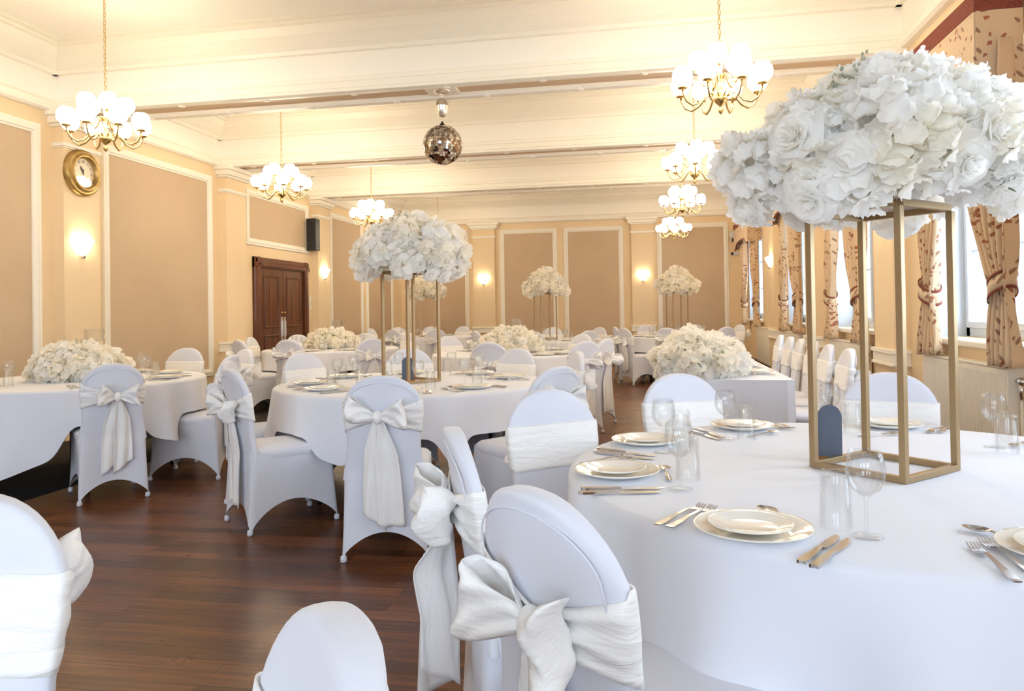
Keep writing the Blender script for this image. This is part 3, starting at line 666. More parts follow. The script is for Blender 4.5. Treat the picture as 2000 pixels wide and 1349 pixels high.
def make_chair(var):
    rnd = random.Random(var*7+1)
    root = empty('banquet_chair'); TWIST = 1.15 if var == 3 else 0
    addm('backrest', CM['backrest'], root); addm('seat', CM['seat'], root); addm('skirt', CM['skirt'], root); addm('seam', SEAM, root)
    for x, y in ((-.205, -.272), (.205, -.272), (-.205, .25), (.205, .25)): addm('foot', CM['foot'], root, (x, y, 0))
    # sash band wrapped round the backrest
    kz = .71+rnd.uniform(-.015, .015); kx = rnd.uniform(-.02, .02)
    def band(u, v):
        a = 2*PI*u; cx = cos(a); sx = sin(a); zz = .635+.165*v; x = (.2005-.012*sin(PI*min(1, (min(zz, .72)-.42)/.30)) if zz < .72 else .2005-.05*max(0, zz-.785))*math.copysign(abs(cx)**.72, cx)
        zt, zb = .80, .635
        if sx < 0:                       # rear: gathers to the knot
            g = 1-abs(x-kx)/.21; g = max(0, g)**.85
            zt = zt+(kz+.022-zt)*g; zb = zb+(kz-.022-zb)*g
            fold = .008*g*sin(v*PI*5+x*6)+.005*sin(v*13+x*24)*(.3+g)+.004*sin(v*22+x*9)*g
        else: fold = .0015*sin(v*6+x*14)
        z = zb+(zt-zb)*v; y = .0305*math.copysign(abs(sx)**.55, sx)
        if sx < 0: y -= fold+.004
        else: y += fold
        return (x, YS(z)+y+.55*x*x, z)
    sash = MB().grid(band, 56, 12, True).build('sash', M['satin_band'], root, True, solid=.003)
    yb = YS(kz)-.045
    MB().sphere((kx, yb-.010, kz), .024, 14, 10, 1.45).build('knot', M['satin_bow'], sash, True)
    for s in (-1, 1):
        L = rnd.uniform(.10, .135); W = rnd.uniform(.058, .078); dz = rnd.uniform(-.012, .02); ph = rnd.random()*6; tilt = rnd.uniform(-.15, .35)
        def loop(u, v):
            e = sin(PI*u)**.75; a = (v-.5)*2
            x = s*(.012+L*e); yy = -.012-.040*sin(PI*u)-.030*sin(2*PI*u)
            wv_ = .014+W*e**.8
            z = kz+dz*e + a*wv_*(1-.12*a*a) + tilt*.1*e
            yy += .012*sin(a*4+ph)*e - .022*(1-a*a)*e*(1 if u < .5 else -.6) + .005*sin(u*23+a*7+ph)
            x += s*.012*cos(a*2.2+ph)*e
            return (kx+x, yb+yy, z)
        MB().grid(loop, 30, 14).build('bow_loop', M['satin_bow'], sash, True, solid=.003)
    for s in (-1, 1):
        L = rnd.uniform(.44, .56); W = rnd.uniform(.042, .062); ph = rnd.random()*6; sp = rnd.uniform(.01, .05); cut = rnd.uniform(-.06, .06)
        def tail(u, v):
            t = v; a = (u-.5)*2
            w_ = .014+(W-.014)*min(1, t*3)**.8*(1+.25*t)
            zc = kz-.005-(L+cut*a)*t
            tw = TWIST*min(1, t*2.5); x = kx + s*(.006+sp*t+.012*sin(t*3)) + a*w_*cos(tw)
            yy = YS(max(.45, zc))-.040-(.045*max(0, .45-zc)) - .012*sin(PI*t) - .009*sin(a*5+ph+t*3)*min(1, t*4+.3) - (.006 if s > 0 else 0) - (a+1.0)*w_*sin(tw)
            return (x, yy, zc)
        MB().grid(tail, 14, 26).build('sash_tail', M['satin_tail'], sash, True, solid=.003)
    index(root); return root
CHV = [make_chair(k) for k in range(4)]; CH_USED = [False]*4

TBL = {'T1': (.68, 2.39), 'T2': (-1.65, 5.06), 'T3': (-4.43, 5.19), 'T4': (-4.38, 9.87), 'T5': (-1.57, 8.60), 'T6': (-4.35, 14.4), 'T7': (-1.68, 12.3), 'T8': (.50, 13.5)}
TN = {'T1': 'foreground table', 'T2': 'middle tall-flower table', 'T3': 'left clock-side table', 'T4': 'door-side table', 'T5': 'centre low-flower table',
      'T6': 'far left table', 'T7': 'far centre table', 'T8': 'far right table', 'TT': 'long top table'}
def chair(bx, by, nx, ny, var, label, group):
    """bx,by: top of the backrest; n: where it faces"""
    q = math.hypot(nx, ny); nx, ny = nx/q, ny/q
    o = CHV[var] if not CH_USED[var] else copy_tree(CHV[var]); CH_USED[var] = True
    o.location = (bx+nx*.30, by+ny*.30, 0.002); o.rotation_euler = (0, 0, math.atan2(-nx, ny)); o['_n'] = 1
    tag(o, label, 'chair', group); del o['_n']; return o
def on_circle(c, px, side, r):
    d = ray(px, 700); dx, dy = d.x, d.y; q = math.hypot(dx, dy); dx, dy = dx/q, dy/q
    t0 = c[0]*dx+c[1]*dy; h = abs(c[0]*dy-c[1]*dx)
    if h >= r: p = (dx*t0, dy*t0)
    else:
        k = math.sqrt(r*r-h*h); t = t0-k if side == 'n' else t0+k; p = (dx*t, dy*t)
    return p
# table, pixel column of the back, near/far crossing, radius, variant, turn, place words
CL = [
 ('T1', 890, 'n', 1.27, 3, 0, 'left', 'edge-on with long tail'), ('T1', 1068, 'f', 1.20, 1, -.45, 'far left', 'seen from the front'),
 ('T1', 1325, 'f', 1.36, 2, 0, 'far', 'seen from the front'), ('T1', 1735, 'f', 1.36, 0, 0, 'far right', 'behind the gold stand'),
 ('T2', 745, 'n', 1.55, 2, 0, 'near', 'back to camera'), ('T2', 452, 'n', 1.30, 0, -.12, 'near left', 'bow at its left'),
 ('T2', 447, 'f', 1.24, 1, 0, 'left', 'hidden behind another'), ('T2', 590, 'f', 1.22, 2, 0, 'far left', 'seen from the front'), ('T2', 800, 'f', 1.2, 0, 0, 'far', 'seen behind the stand'),
 ('T2', 1012, 'f', 1.2, 1, 0, 'far right', 'seen from the front'), ('T2', 1090, 'n', 1.48, 2, 0, 'near right', 'tilted back to the camera'), ('T2', 1128, 'f', 1.22, 1, 0, 'right', 'seen edge-on'),
 ('T3', 222, 'n', 1.14, 1, -.08, 'near right', 'back to camera'), ('T3', 452, 'n', 1.22, 2, 0, 'right', 'beside the aisle'), ('T3', 480, 'f', 1.38, 1, 0, 'far right', 'near the wall aisle'),
 ('T3', 365, 'f', 1.42, 0, 0, 'far', 'seen from the front'),
 ('T4', 466, 'n', 1.38, 0, 0, 'near left', 'bow against the wall'), ('T4', 490, 'f', 1.16, 2, 0, 'left', 'beside the doors'), ('T4', 563, 'n', 1.25, 2, 0, 'near', 'back to camera'), ('T4', 727, 'n', 1.5, 1, 0, 'near right', 'back to camera'),
 ('T4', 582, 'f', 1.2, 0, 0, 'far', 'seen over the flowers'), ('T4', 714, 'f', 1.2, 1, 0, 'far right', 'half hidden'), ('T4', 800, 'f', 1.22, 0, 0, 'right', 'seen from the front'),
 ('T5', 955, 'n', 1.25, 0, 0, 'near', 'back to the camera'), ('T5', 877, 'f', 1.2, 1, 0, 'far left', 'seen from the front'), ('T5', 1145, 'n', 1.52, 2, 0, 'near right', 'large bow at back'), ('T5', 1186, 'n', 1.25, 0, 0, 'right', 'seen edge-on by the aisle'),
 ('T5', 1138, 'f', 1.2, 1, 0, 'far right', 'half hidden'), 
 ('T6', 725, 'f', 1.25, 1, 0, 'left', 'seen from the front'), ('T6', 768, 'n', 1.22, 2, 0, 'near left', 'back to camera'), ('T6', 852, 'n', 1.25, 0, 0, 'near right', 'back to camera'),
 ('T6', 778, 'f', 1.2, 1, 0, 'far left', 'half hidden'), ('T6', 843, 'f', 1.2, 0, 0, 'far right', 'half hidden'), ('T6', 906, 'f', 1.22, 2, 0, 'right', 'seen from the side'),
 ('T7', 930, 'n', 1.25, 0, 0, 'left', 'bow at its left'), ('T7', 1040, 'n', 1.22, 1, 0, 'near', 'back to the camera'), ('T7', 978, 'f', 1.2, 2, 0, 'far left', 'seen from the front'), ('T7', 1080, 'f', 1.2, 0, 0, 'far', 'seen from the front'),
 ('T7', 1152, 'n', 1.35, 2, 0, 'near right', 'bow at its right'), ('T7', 1172, 'f', 1.22, 1, 0, 'right', 'seen from the side'),
 ('T8', 1203, 'n', 1.12, 0, 0, 'left', 'bright edge to the aisle'), ('T8', 1219, 'n', 1.38, 1, -.2, 'near left', 'bow facing the aisle'), ('T8', 1303, 'n', 1.22, 2, 0, 'near', 'back to the camera'),
 ('T8', 1357, 'f', 1.2, 1, 0, 'far', 'seen from the front'), ('T8', 1262, 'f', 1.2, 0, 0, 'far left', 'by the far wall rail'), ('T8', 1420, 'n', 1.35, 0, 0, 'near right', 'bluish back with bow'), ('T8', 1447, 'f', 1.25, 2, 0, 'right', 'bow beside the radiator'),
]
PLACES = {k: [] for k in TBL}
for (t, px, side, r, var, turn, wd, note) in CL:
    c = TBL[t]; p = on_circle(c, px, side, r); nx, ny = c[0]-p[0], c[1]-p[1]
    q = math.atan2(ny, nx)+turn
    chair(p[0], p[1], cos(q), sin(q), var, 'white covered chair, %s side of the %s, %s' % (wd, TN[t], note), 'white covered chairs around the tables')
    PLACES[t].append((math.atan2(p[1]-c[1], p[0]-c[0]), wd, math.hypot(p[0]-c[0], p[1]-c[1])))
G_ = 'white covered chairs around the tables'
chair(-.20, 1.30, .70, .71, 1, 'white covered chair with the largest satin bow, front left of the large foreground table', G_); PLACES['T1'].append((math.atan2(-1.09, -.88), 'near left', 1.4))
chair(-1.20, 1.13, .22, -.97, 2, 'white covered chair cut off by the left edge, its front to the camera', G_)
chair(-.32, .72, -.78, -.62, 0, 'white covered chair of which only the rounded top shows at the bottom edge', G_)
q = (.55, .83); chair(-5.02, 4.10, .5, .86, 0, 'white covered chair on the near left side of the left table, only seat showing', G_); PLACES['T3'].append((math.atan2(-1.09, -.6), 'near left', 1.24))
TTX0, TTX1, TTY0, TTY1 = .12, .94, 5.26, 9.3
TTW = ('first', 'second', 'third', 'fourth', 'fifth', 'sixth')
TTCH = [5.76, 6.38, 6.93, 7.50, 8.05, 8.62]
for k, y in enumerate(TTCH):
    chair(1.42, y, -1, random.uniform(-.06, .06), k % 3, 'white covered chair behind the long top table, %s from the near end' % TTW[k], G_)

# ------------------------------------------------------------ tables and cloths
def table_mesh():
    root = empty('round_table')
    MB().lathe([(.001, .715), (.905, .715), (.915, .725), (.91, .741), (.001, .741)], 48).build('tabletop', M['mahog'], root)
    for k in range(4):
        a = PI/4+k*PI/2; MB().tube([(.62*cos(a), .62*sin(a), .715), (.68*cos(a), .68*sin(a), 0)], .014, 8).build('leg', M['black'], root, True)
    index(root); return root
RT = table_mesh(); first = True
def smoothmin(d):
    return d
for ti, (t, c) in enumerate(TBL.items()):
    o = RT if first else copy_tree(RT); first = False
    o.location = (c[0], c[1], 0); tag(o, 'round folding table hidden under the cloth of the %s' % TN[t], 'table', 'round banquet tables')
    rn = random.Random(ti*3+2); ph = rn.random()*PI; fo = [rn.random()*6 for _ in range(4)]
    sq = {'T1': .3, 'T2': 1.15, 'T3': 1.0}.get(t, ph)
    pl = [(a, r) for a, wd, r in PLACES[t] if r < 1.62 and not (t == 'T1' and wd == 'near left')]
    def drop(th):
        a = (th-sq) % (PI/2)-PI/4; d_ = (.46 if t == 'T1' else .32)+.24*(1-abs(a)/(PI/4)*1.0)**1.3
        for pa, pr in pl:
            dd = abs((th-pa+PI) % (2*PI)-PI)*1.0
            lim = .225 + max(0, dd-.24)*2.4
            d_ = min(d_, lim)
        return d_
    NT = 240
    dl = [drop(2*PI*k/NT) for k in range(NT)]
    for _ in range(4): dl = [(dl[k-1]+dl[k]*2+dl[(k+1) % NT])/4 for k in range(NT)]
    def cloth(u, v):
        k = int(round(u*NT)) % NT; th = 2*PI*u
        if v <= .3:
            r = .915*(v/.3); return (r*cos(th), r*sin(th), .752+.0012*sin(th*3+r*9+fo[0])*(r > .1))
        if v <= .4:
            a = (v-.3)/.1*PI/2; return ((.915+.022*sin(a))*cos(th), (.915+.022*sin(a))*sin(th), .752-.022*(1-cos(a)))
        s = (v-.4)/.6*dl[k]
        fold = .5+.5*sin(th*11+1.4*sin(th*3+fo[1])+fo[2]); f2 = sin(th*23+fo[3])
        r = .937 + s*(.02+.22*fold**1.4*min(1, dl[k]/.4)) + .012*f2*s*2
        return (r*cos(th), r*sin(th), .730-s)
    o = MB().grid(cloth, NT, 30, True).build('tablecloth', M['cloth'], None, True); o.location = (c[0], c[1], 0)
    tag(o, 'white cloth draped over the %s' % TN[t], 'tablecloth', 'white tablecloths')
tt = empty('trestle_table', ((TTX0+TTX1)/2, (TTY0+TTY1)/2, 0)); tag(tt, 'long trestle table hidden under white cloth beside the windows', 'table')
hx, hy = (TTX1-TTX0)/2, (TTY1-TTY0)/2
MB().box(-hx+.01, hx-.01, -hy+.01, hy-.01, .715, .741).build('tabletop', M['mahog'], tt)
for sx in (-1, 1):
    for sy in (-1, 1): MB().tube([(sx*(hx-.12), sy*(hy-.2), .715), (sx*(hx-.12), sy*(hy-.2), 0)], .014, 8).build('leg', M['black'], tt, True)
mb = MB(); rn = random.Random(9)
def ttc(u, v):
    P = [(-hx, -hy), (hx, -hy), (hx, hy), (-hx, hy)]; L = [2*hx, 2*hy, 2*hx, 2*hy]; T = sum(L); d_ = u*T
    for k in range(4):
        if d_ <= L[k]+1e-9: f = d_/L[k]; break
        d_ -= L[k]
    else: k = 3; f = 1
    a, b_ = P[k], P[(k+1) % 4]; x = a[0]+(b_[0]-a[0])*f; y = a[1]+(b_[1]-a[1])*f; nx, ny = ((0, -1), (1, 0), (0, 1), (-1, 0))[k]
    dr = .235 if k == 1 else .66
    if v < .2: q = v/.2; return (x*q, y*q, .752)
    s = (v-.2)/.8*dr; w_ = (.01+.012*sin(u*T*9)+.008*sin(u*T*23))*(s/.66)
    return (x+nx*(.012+w_), y+ny*(.012+w_), .748-s)
mb.grid(ttc, 260, 15, True); o = mb.build('tablecloth', M['cloth']); o.location = tt.location
for p_ in o.data.polygons: p_.use_smooth = False
tag(o, 'white cloth boxed over the long top table by the windows', 'tablecloth', 'white tablecloths')

# ------------------------------------------------------------ flowers
def rose_mesh(m_, seed):
    rn = random.Random(seed); mb = MB(); N_ = 22
    for k in range(N_):
        t = k/(N_-1); a0 = k*2.399; R = .10+.80*t; H = .78-.48*t; wa = 1.5-.65*t
        fl = .20*t; cu = .30*t; j = rn.uniform(-.05, .05)
        def fn(u, v, R=R, H=H, wa=wa, a0=a0, fl=fl, cu=cu, t=t, j=j):
            a = (u-.5)*2; h = v
            r = R*(.25+.75*h**.55)+fl*h**4+j*h+.02*sin(a*6+a0)*h
            z = H*h-cu*h**4-.22*a*a*h*(.4+t)+.02*sin(a*7+a0*2)*h
            an = a0+a*wa*(.35+.65*h**.5)*(1-.15*h*h*abs(a))
            return (r*cos(an), r*sin(an), z)
        mb.grid(fn, 10, 6)
    return mb.mesh('rose', m_, True)
def floret(mb, c, n_, size, rn, npet=5):
    n_ = n_.normalized(); t = n_.cross(Vector((rn.random()-.5, rn.random()-.5, rn.random()-.5))).normalized(); b_ = n_.cross(t); a0 = rn.random()*6
    for k in range(npet):
        a = a0+2*PI*k/npet+rn.uniform(-.15, .15); d_ = t*cos(a)+b_*sin(a); e = n_.cross(d_); lift = rn.uniform(.1, .7); W = size*rn.uniform(.48, .62)
        def fn(u, v):
            q = (u-.5)*2; l_ = size*v; w_ = W*sin(PI*min(1, .08+.76*v))**.62
            return c + d_*l_*(1-.20*q*q*v+.03*sin(q*5+k)*v) + e*q*w_ + n_*(lift*size*v*v*.8 + .10*size*sin(q*5+k*2)*v*v + .16*size*q*q*v)
        mb.grid(fn, 6, 4)
def cluster_mesh(m_, seed, R=.052, size=.03, N_=15, up=.15):
    rn = random.Random(seed); mb = MB()
    for k in range(N_):
        z = 1-(1+up)*k/(N_-1); z = max(-up, z); rr = math.sqrt(max(0, 1-z*z)); a = k*2.399
        d_ = Vector((rr*cos(a), rr*sin(a), z)); j = Vector((rn.gauss(0, .25), rn.gauss(0, .25), rn.gauss(0, .25)))
        floret(mb, d_*R*rn.uniform(.65, 1.1), (d_+j), size*rn.uniform(.85, 1.15), rn)
    return mb.mesh('blossom_cluster', m_, True)
ROSE = [rose_mesh(M['petal'], 1), rose_mesh(M['petal2'], 2)]
CLUS = [cluster_mesh(M['petal'], 11), cluster_mesh(M['petal'], 12, .060, .026, 18), cluster_mesh(M['petal2'], 13, .05, .032, 14)]
lm = MB().grid(lambda u, v: ((u-.5)*.5*sin(PI*min(1, v*.95+.05)), v, .12*sin(PI*v)+.15*abs(u-.5)), 4, 8).mesh('leaf', M['green'], True)
def spray_mesh():
    mb = MB(); mb.tube([(0, 0, 0), (.01, .01, .08), (.0, .02, .17)], .0016, 5)
    rn = random.Random(4)
    for k in range(9): mb.sphere((.0+rn.uniform(-.014, .014), .02+rn.uniform(-.014, .014), .12+.008*k), .0065, 6, 4, 1.4)
    return mb.mesh('bud_spray', M['sage'], True)
SPR = spray_mesh()
def orient(d_):
    return d_.to_track_quat('Z', 'Y').to_euler()
def flowers(loc, rx, ry, rz, nr, nc, rr, seed, label, group, sc=1.0, lower=-.45, strays=0, nl=10, spr=5, cream=.4, cone=.25):
    rn = random.Random(seed); root = empty('flower_arrangement', loc); tag(root, label, 'flowers', group)
    def blob(u, v):
        a = 2*PI*u; p = PI*v; k = 1+.08*sin(a*5)*sin(p*4)
        return (rx*.60*k*sin(p)*cos(a), ry*.60*k*sin(p)*sin(a), max(-rz*.60*k*cos(p), rz*lower*.8))
    MB().grid(blob, 24, 14, True).build('petal_core', M['petal'], root, True)
    def pt(k, N_, jit):
        z = 1-(1-lower)*(k+.5)/N_; r = math.sqrt(max(0, 1-z*z)); a = k*2.399+rn.uniform(-jit, jit)
        r *= 1-cone*max(0, z)
        return Vector((r*cos(a), r*sin(a), z))
    for k in range(nc):
        d_ = pt(k, nc, .3); s = rn.uniform(.74, 1.04)
        p = Vector((d_.x*rx*s, d_.y*ry*s, d_.z*rz*s)); q = (d_+Vector((rn.gauss(0, .3), rn.gauss(0, .3), rn.gauss(0, .3)))).normalized()
        addm('blossom_cluster', CLUS[2] if rn.random() < cream else CLUS[rn.randint(0, 1)], root, p, orient(q), sc*rn.uniform(.85, 1.3))
    for k in range(nr):
        d_ = pt(k, nr, .5); s = rn.uniform(1.02, 1.12)
        p = Vector((d_.x*rx*s, d_.y*ry*s, d_.z*rz*s)); q = (d_+Vector((rn.gauss(0, .25), rn.gauss(0, .25), rn.gauss(0, .2)))).normalized()
        addm('rose', ROSE[1] if rn.random() < cream else ROSE[0], root, p-q*rr*.1, orient(q), rr*rn.uniform(.85, 1.1))
    for k in range(nl):
        d_ = pt(rn.randint(0, 60), 61, 1); p = Vector((d_.x*rx, d_.y*ry, d_.z*rz))*rn.uniform(.9, 1.08)
        o = addm('leaf', lm, root, p, orient(d_), rn.uniform(.04, .075))
    for k in range(spr):
        d_ = pt(rn.randint(0, 20), 61, 1); p = Vector((d_.x*rx, d_.y*ry, d_.z*rz))*.85
        addm('bud_spray', SPR, root, p, orient((d_+Vector((rn.gauss(0, .5), rn.gauss(0, .5), 0))).normalized()), sc*.55)
    for k in range(strays):               # stems poking out below, each with a rose head
        a = rn.random()*2*PI; p0 = Vector((rx*.55*cos(a), ry*.55*sin(a), rz*lower*.7)); p1 = Vector((rx*.95*cos(a), ry*.95*sin(a), rz*lower*rn.uniform(1.15, 1.6)))
        MB().tube([p0, (p0+p1)/2+Vector((0, 0, .01)), p1], .0022, 6).build('stem', M['stem'], root, True)
        addm('rose', ROSE[0], root, p1, orient((p1-p0).normalized()+Vector((0, 0, -.2))), rr*.95)
    return root
def stand_obj():
    root = empty('flower_stand'); S = .138; H = .757; t = .0095
    for sx in (-1, 1):
        for sy in (-1, 1): MB().box(sx*S-t, sx*S+t, sy*S-t, sy*S+t, 0, H).build('post', M['gold'], root, bev=.001)
    for z, nm in ((0, 'base_rail'), (H, 'top_rail')):
        z1 = z+.018
        for s in (-1, 1):
            MB().box(-S+t, S-t, s*S-t, s*S+t, z, z1).build(nm, M['gold'], root, bev=.001); MB().box(s*S-t, s*S+t, -S+t, S-t, z, z1).build(nm, M['gold'], root, bev=.001)
    MB().box(-S, S, -S, S, H+.018, H+.023).build('top_plate', M['pane2'], root)
    index(root); return root
M['pane2'] = mat('frosted_plate', (.85, .75, .68), .25, 0, Transmission_Weight=.5)
ST = stand_obj(); first = True
ZT = .754
for t, rz, fs, seed in (('T1', PI/4-.02, (.385, .36, .235), 31), ('T2', 1.0, (.37, .36, .235), 32), ('T6', .3, (.36, .34, .26), 33), ('T7', .55, (.33, .33, .24), 34), ('T8', .4, (.34, .32, .25), 35)):
    c = TBL[t]; o = ST if first else copy_tree(ST); first = False
    o.location = (c[0], c[1], ZT); o.rotation_euler = (0, 0, rz)
    tag(o, 'tall gold metal flower stand in the middle of the %s' % TN[t], 'flower stand', 'tall gold flower stands')
    near = t in ('T1', 'T2')
    flowers((c[0]+(.015 if t == 'T1' else 0), c[1], ZT+.78+fs[2]*(.60 if t == 'T1' else .46)), fs[0], fs[1], fs[2], 34 if t == 'T1' else 22 if near else 14, 98 if near else 60, .078 if t == 'T1' else .060, seed,
            'tall stand arrangement of white roses and blossoms above the %s' % TN[t], 'white flower arrangements', 1.25 if near else 1.25, -.45, 5 if near else 2, 14, 8 if near else 3, .25 if near else .9, .55 if t == 'T1' else .35)
def vase(x, y, z, label):
    o = MB().lathe([(.001, 0), (.073, 0), (.075, .004), (.075, .39), (.073, .392), (.0715, .39), (.0715, .012), (.001, .012)], 32).build('cylinder_vase', M['glass'], None, True)
    o.location = (x, y, z); tag(o, label, 'vase', 'glass cylinder vases')
for t, rx, ry, rz, seed in (('T3', .34, .25, .16, 41), ('T4', .33, .25, .16, 42), ('T5', .36, .25, .16, 43)):
    c = TBL[t]
    r = flowers((c[0], c[1]-.0, ZT+.085), rx, ry, rz, 22, 80, .05, seed, 'low mound of white roses and blossoms on the %s' % TN[t], 'white flower arrangements', 1.0, -.42, 0, 14, 6, .9)
    r.rotation_euler = (0, 0, .25)
    vase(c[0]+.02, c[1]+.16, ZT, 'tall clear glass cylinder standing in the flowers on the %s' % TN[t])
r = flowers((.36, 5.60, ZT+.10), .27, .32, .165, 24, 95, .055, 44, 'wide mound of white flowers at the near end of the long top table', 'white flower arrangements', 1.25, -.5, 2, 16, 8, .8)

# ------------------------------------------------------------ table ware
def plate_mesh(R, h):
    return MB().lathe([(.001, .004), (R*.58, .004), (R*.66, .006), (R*.72, h*.6), (R*.97, h), (R, h+.0015), (R*.995, h-.002), (R*.73, h*.35), (R*.6, 0), (.001, 0)], 48).mesh('plate', M['china'], True)
PL, SP = plate_mesh(.125, .018), plate_mesh(.089, .014)
FORK = MB().strip([(-.102, 0, .005, .002), (-.10, 0, .0085, .002), (-.09, 0, .0095, .002), (-.05, 0, .0075, .004), (-.01, 0, .0048, .008), (.03, 0, .0035, .010), (.038, 0, .006, .009), (.044, 0, .0105, .006), (.056, 0, .0120, .004)], .0024)
for k in range(4): FORK.strip([(.055, -.0098+k*.0065, .0021, .004), (.085, -.0096+k*.0064, .0019, .003), (.102, -.0096+k*.0064, .0010, .010)], .0016)
FORK = FORK.mesh('fork', M['steel'], False)
KH = MB().strip([(-.112, 0, .004, .002), (-.110, 0, .0085, .001), (-.10, 0, .0095, .001), (-.05, 0, .0080, .001), (-.012, 0, .0052, .002), (-.004, 0, .0062, .002)], .0065).mesh('knife_handle', M['steel'], False)
KB = MB().strip([(-.005, 0, .0050, .003), (.008, -.001, .0090, .002), (.05, -.002, .0105, .001), (.085, -.002, .0095, .001), (.103, -.004, .0062, .001), (.114, -.008, .0012, .001)], .0018).mesh('knife_blade', M['steel'], False)
KN = MB().strip([(-.112, 0, .004, .002), (-.110, 0, .0085, .001), (-.10, 0, .0095, .001), (-.05, 0, .0080, .001), (-.012, 0, .0052, .002), (-.004, 0, .0062, .002)], .0065).strip([(-.005, 0, .0050, .003), (.008, -.001, .0090, .002), (.05, -.002, .0105, .001), (.085, -.002, .0095, .001), (.103, -.004, .0062, .001), (.114, -.008, .0012, .001)], .0018).mesh('table_knife', M['steel'], False)
spn = MB().strip([(-.092, 0, .004, .002), (-.09, 0, .0078, .002), (-.08, 0, .0085, .002), (-.045, 0, .0065, .004), (-.01, 0, .0042, .006), (.028, 0, .0035, .008)], .0022)
spn.grid(lambda u, v: (.019*v*cos(2*PI*u), .055+.030*v*sin(2*PI*u), .003+.007*v*v), 20, 5, True)
SPN = spn.mesh('spoon', M['steel'], True)
def wg(n=28):
    foot = MB().lathe([(.001, .002), (.033, .001), (.034, .002), (.02, .005), (.006, .008), (.0042, .012)], n)
    stem = MB().lathe([(.0042, .012), (.0036, .04), (.0038, .075), (.006, .084)], 12)
    bowl = MB().lathe([(.001, .084), (.012, .087), (.028, .100), (.037, .118), (.0395, .135), (.037, .158), (.033, .180), (.0324, .180), (.0362, .158), (.0386, .135), (.0362, .119), (.0275, .102), (.012, .089), (.001, .0865)], n)
    return foot, stem, bowl
f_, s_, b_ = wg()
WG3 = (f_.mesh('foot', M['glass'], True), s_.mesh('stem', M['glass'], True), b_.mesh('bowl', M['glass'], True))
f_, s_, b_ = wg(18); allm = MB()
for q in (f_, s_, b_): allm.add(q.v, q.f)
WG1 = allm.mesh('wine_glass', M['glass'], True)
TU = MB().lathe([(.033, 0), (.0345, .001), (.0345, .003), (.031, .120), (.029, .128), (.001, .129), (.001, .112), (.027, .111), (.0318, .003)], 28).mesh('tumbler', M['glass'], True)
def item(name, me, x, y, z, rz, label, cat, group):
    o = addm(name, me, None, (x, y, z), (0, 0, rz)); tag(o, label, cat, group); return o
def wineglass(x, y, lbl, parts):
    if parts:
        r = empty('wine_glass', (x, y, ZT)); tag(r, lbl, 'wine glass', 'wine glasses on the tables')
        for nm, me in zip(('foot', 'stem', 'bowl'), WG3): addm(nm, me, r)
    else: item('wine_glass', WG1, x, y, ZT, 0, lbl, 'wine glass', 'wine glasses on the tables')
def knife(x, y, rz, lbl, parts):
    if parts:
        r = empty('table_knife', (x, y, ZT), rz); tag(r, lbl, 'knife', 'knives on the tables'); addm('knife_handle', KH, r); addm('knife_blade', KB, r)
    else: item('table_knife', KN, x, y, ZT, rz, lbl, 'knife', 'knives on the tables')
def setting(cx, cy, a, R, place, tn, lod, jit=0):
    """a: direction from table centre to the guest; cutlery lies along it"""
    rn = random.Random(int(a*1000)+int(cx*77)); ux, uy = cos(a), sin(a); lx, ly = uy, -ux     # l: the guest's left as he faces the centre
    rz = a+PI/2                                                  # local +y points to the centre
    P_ = lambda r, s: (cx+ux*r+lx*s, cy+uy*r+ly*s)
    e = 'of the %s' % tn
    x, y = P_(R, 0); item('dinner_plate', PL, x, y, ZT, 0, 'white dinner plate at the %s place %s' % (place, e), 'plate', 'dinner plates on the tables')
    item('side_plate', SP, x+.004, y-.003, ZT+.0095, 0, 'small plate on the dinner plate, %s place %s' % (place, e), 'plate', 'side plates on the dinner plates')
    x, y = P_(R-.20, -.09); wineglass(x, y, 'wine glass at the %s place %s' % (place, e), lod == 0)
    x, y = P_(R-.17, -.17); item('tumbler', TU, x, y, ZT, 0, 'upturned water glass at the %s place %s' % (place, e), 'water glass', 'upturned tumblers on the tables')
    if lod < 2:
        for k, wd in enumerate(('inner', 'outer')):
            x, y = P_(R+.01, .150+.032*k); item('fork', FORK, x, y, ZT, rz+rn.uniform(-.1, .1), '%s fork at the %s place %s' % (wd, place, e), 'fork', 'forks on the tables')
            x, y = P_(R+.01, -.150-.032*k); knife(x, y, rz+rn.uniform(-.07, .07), '%s knife at the %s place %s' % (wd, place, e), lod == 0)
        x, y = P_(R-.155, .01); item('spoon', SPN, x, y, ZT, rz+PI/2+rn.uniform(-.15, .15), 'dessert spoon above the plate, %s place %s' % (place, e), 'spoon', 'spoons on the tables')
for t, c in TBL.items():
    if t == 'T1': continue
    for a, wd, r in PLACES[t]:
        setting(c[0], c[1], a, .70, wd, TN[t], 1 if t in ('T2', 'T3', 'T4', 'T5') else 2)
for k, y in enumerate(TTCH):
    setting(TTX1-.70-.17+.0, y-.02, 0, .70, '%s' % TTW[k], TN['TT'], 1)
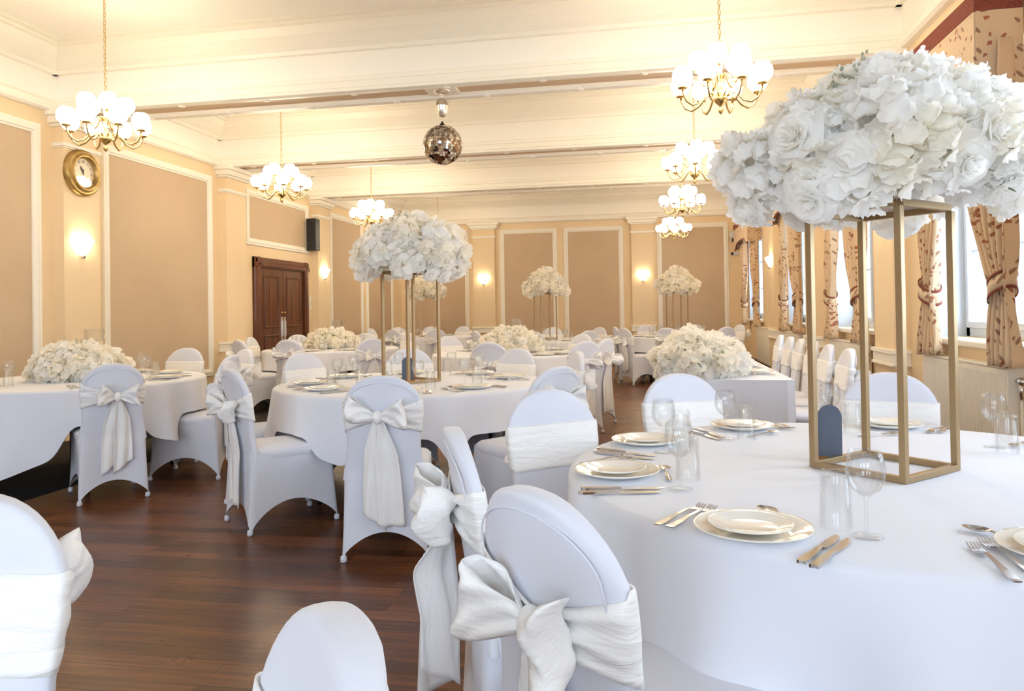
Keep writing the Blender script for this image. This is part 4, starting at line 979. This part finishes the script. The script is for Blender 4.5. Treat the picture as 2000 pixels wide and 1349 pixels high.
# the foreground table, laid as in the picture
def T1(px, py): p = onz(px, py, ZT); return p.x, p.y
def two(px0, py0, px1, py1):           # middle and heading of a piece of cutlery from its two ends
    a, b = T1(px0, py0), T1(px1, py1); return (a[0]+b[0])/2, (a[1]+b[1])/2, math.atan2(b[1]-a[1], b[0]-a[0])-PI/2
TF = 'of the foreground table'
for px, py, wd in ((1470, 1040, 'near'), (1205, 926, 'near left'), (1262, 865, 'left'), (1450, 836, 'far left'), (1738, 833, 'far right'), (2092, 1085, 'near right')):
    x, y = T1(px, py); item('dinner_plate', PL, x, y, ZT, 0, 'white dinner plate at the %s place %s' % (wd, TF), 'plate', 'dinner plates on the tables')
    item('side_plate', SP, x-.004, y+.002, ZT+.0095, 0, 'small plate on the dinner plate, %s place %s' % (wd, TF), 'plate', 'side plates on the dinner plates')
for px, py, wd in ((1693, 1048, 'near'), (1328, 955, 'near left'), (1297, 884, 'left'), (1418, 857, 'far left'), (1622, 838, 'far'), (1943, 873, 'right')):
    x, y = T1(px, py); wineglass(x, y, 'wine glass at the %s place %s' % (wd, TF), True)
for px, py, wd in ((1633, 1032, 'near'), (1344, 938, 'near left'), (1331, 872, 'left'), (1458, 860, 'far left'), (1666, 846, 'far'), (1968, 886, 'right')):
    x, y = T1(px, py); item('tumbler', TU, x, y, ZT, 0, 'upturned water glass at the %s place %s' % (wd, TF), 'water glass', 'upturned tumblers on the tables')
for i, (a, wd, nm) in enumerate((((1274, 1030, 1380, 988), 'outer', 'near'), ((1292, 1037, 1405, 990), 'inner', 'near'), ((1131, 914, 1250, 898), 'inner', 'near left'), ((1128, 908, 1240, 892), 'outer', 'near left'),
      ((1500, 826, 1545, 838), 'outer', 'far left'), ((1480, 826, 1530, 838), 'inner', 'far left'), ((1842, 832, 1808, 849), 'inner', 'far right'), ((1866, 832, 1830, 849), 'outer', 'far right'),
      ((1998, 1148, 1890, 1062), 'outer', 'near right'), ((2030, 1130, 1915, 1056), 'inner', 'near right'))):
    x, y, rz = two(*a); item('fork', FORK, x, y, ZT, rz, '%s fork at the %s place %s' % (wd, nm, TF), 'fork', 'forks on the tables')
for a, wd, nm in (((1562, 1104, 1642, 1046), 'inner', 'near'), ((1590, 1110, 1662, 1055), 'outer', 'near'), ((1140, 957, 1292, 955), 'inner', 'near left'), ((1141, 965, 1283, 962), 'outer', 'near left'),
      ((1168, 878, 1280, 892), 'inner', 'left'), ((1166, 884, 1272, 898), 'outer', 'left'), ((1358, 838, 1412, 855), 'inner', 'far left'), ((1352, 843, 1400, 858), 'outer', 'far left')):
    x, y, rz = two(*a); knife(x, y, rz, '%s knife at the %s place %s' % (wd, nm, TF), True)
for a, nm in (((1602, 1038, 1466, 988), 'near'), ((1311, 946, 1293, 908), 'near left'), ((1450, 856, 1530, 843), 'far left'), ((1672, 853, 1768, 848), 'far right'), ((2010, 1062, 1920, 1042), 'near right'), ((2010, 862, 1975, 876), 'right')):
    x, y, rz = two(*a); item('spoon', SPN, x, y, ZT, rz, 'dessert spoon at the %s place %s' % (nm, TF), 'spoon', 'spoons on the tables')
# arched table signs, faces blank
def sign(x, y, rz, label):
    r = empty('table_sign', (x, y, ZT), rz); tag(r, label, 'table sign', 'arched slate blue table signs')
    w_, h_ = .040, .175; pts = [(-w_, .008), (w_, .008)] + [(w_*cos(PI*k/16), h_-w_+w_*sin(PI*k/16)) for k in range(17)]
    n_ = len(pts); vs = [(x_, y_, z_) for y_ in (-.0015, .0015) for x_, z_ in pts]
    fs = [tuple(range(n_)), tuple(range(2*n_-1, n_-1, -1))] + [(k, n_+k, n_+(k+1) % n_, (k+1) % n_) for k in range(n_)]
    MB().add(vs, fs).build('arched_card', M['slate'], r)
    MB().box(-.052, .052, -.022, .022, 0, .006).box(-.05, .05, -.006, -.0022, .006, .014).box(-.05, .05, .0022, .006, .006, .014).build('sign_foot', M['amber'], r)
x, y = T1(1621, 899); sign(x, y, .22, 'arched slate blue sign inside the gold stand on the large foreground table')
p = onz(786, 765, ZT); sign(TBL['T2'][0]-.02, TBL['T2'][1]-.02, .3, 'arched slate blue sign inside the gold stand on the middle table')
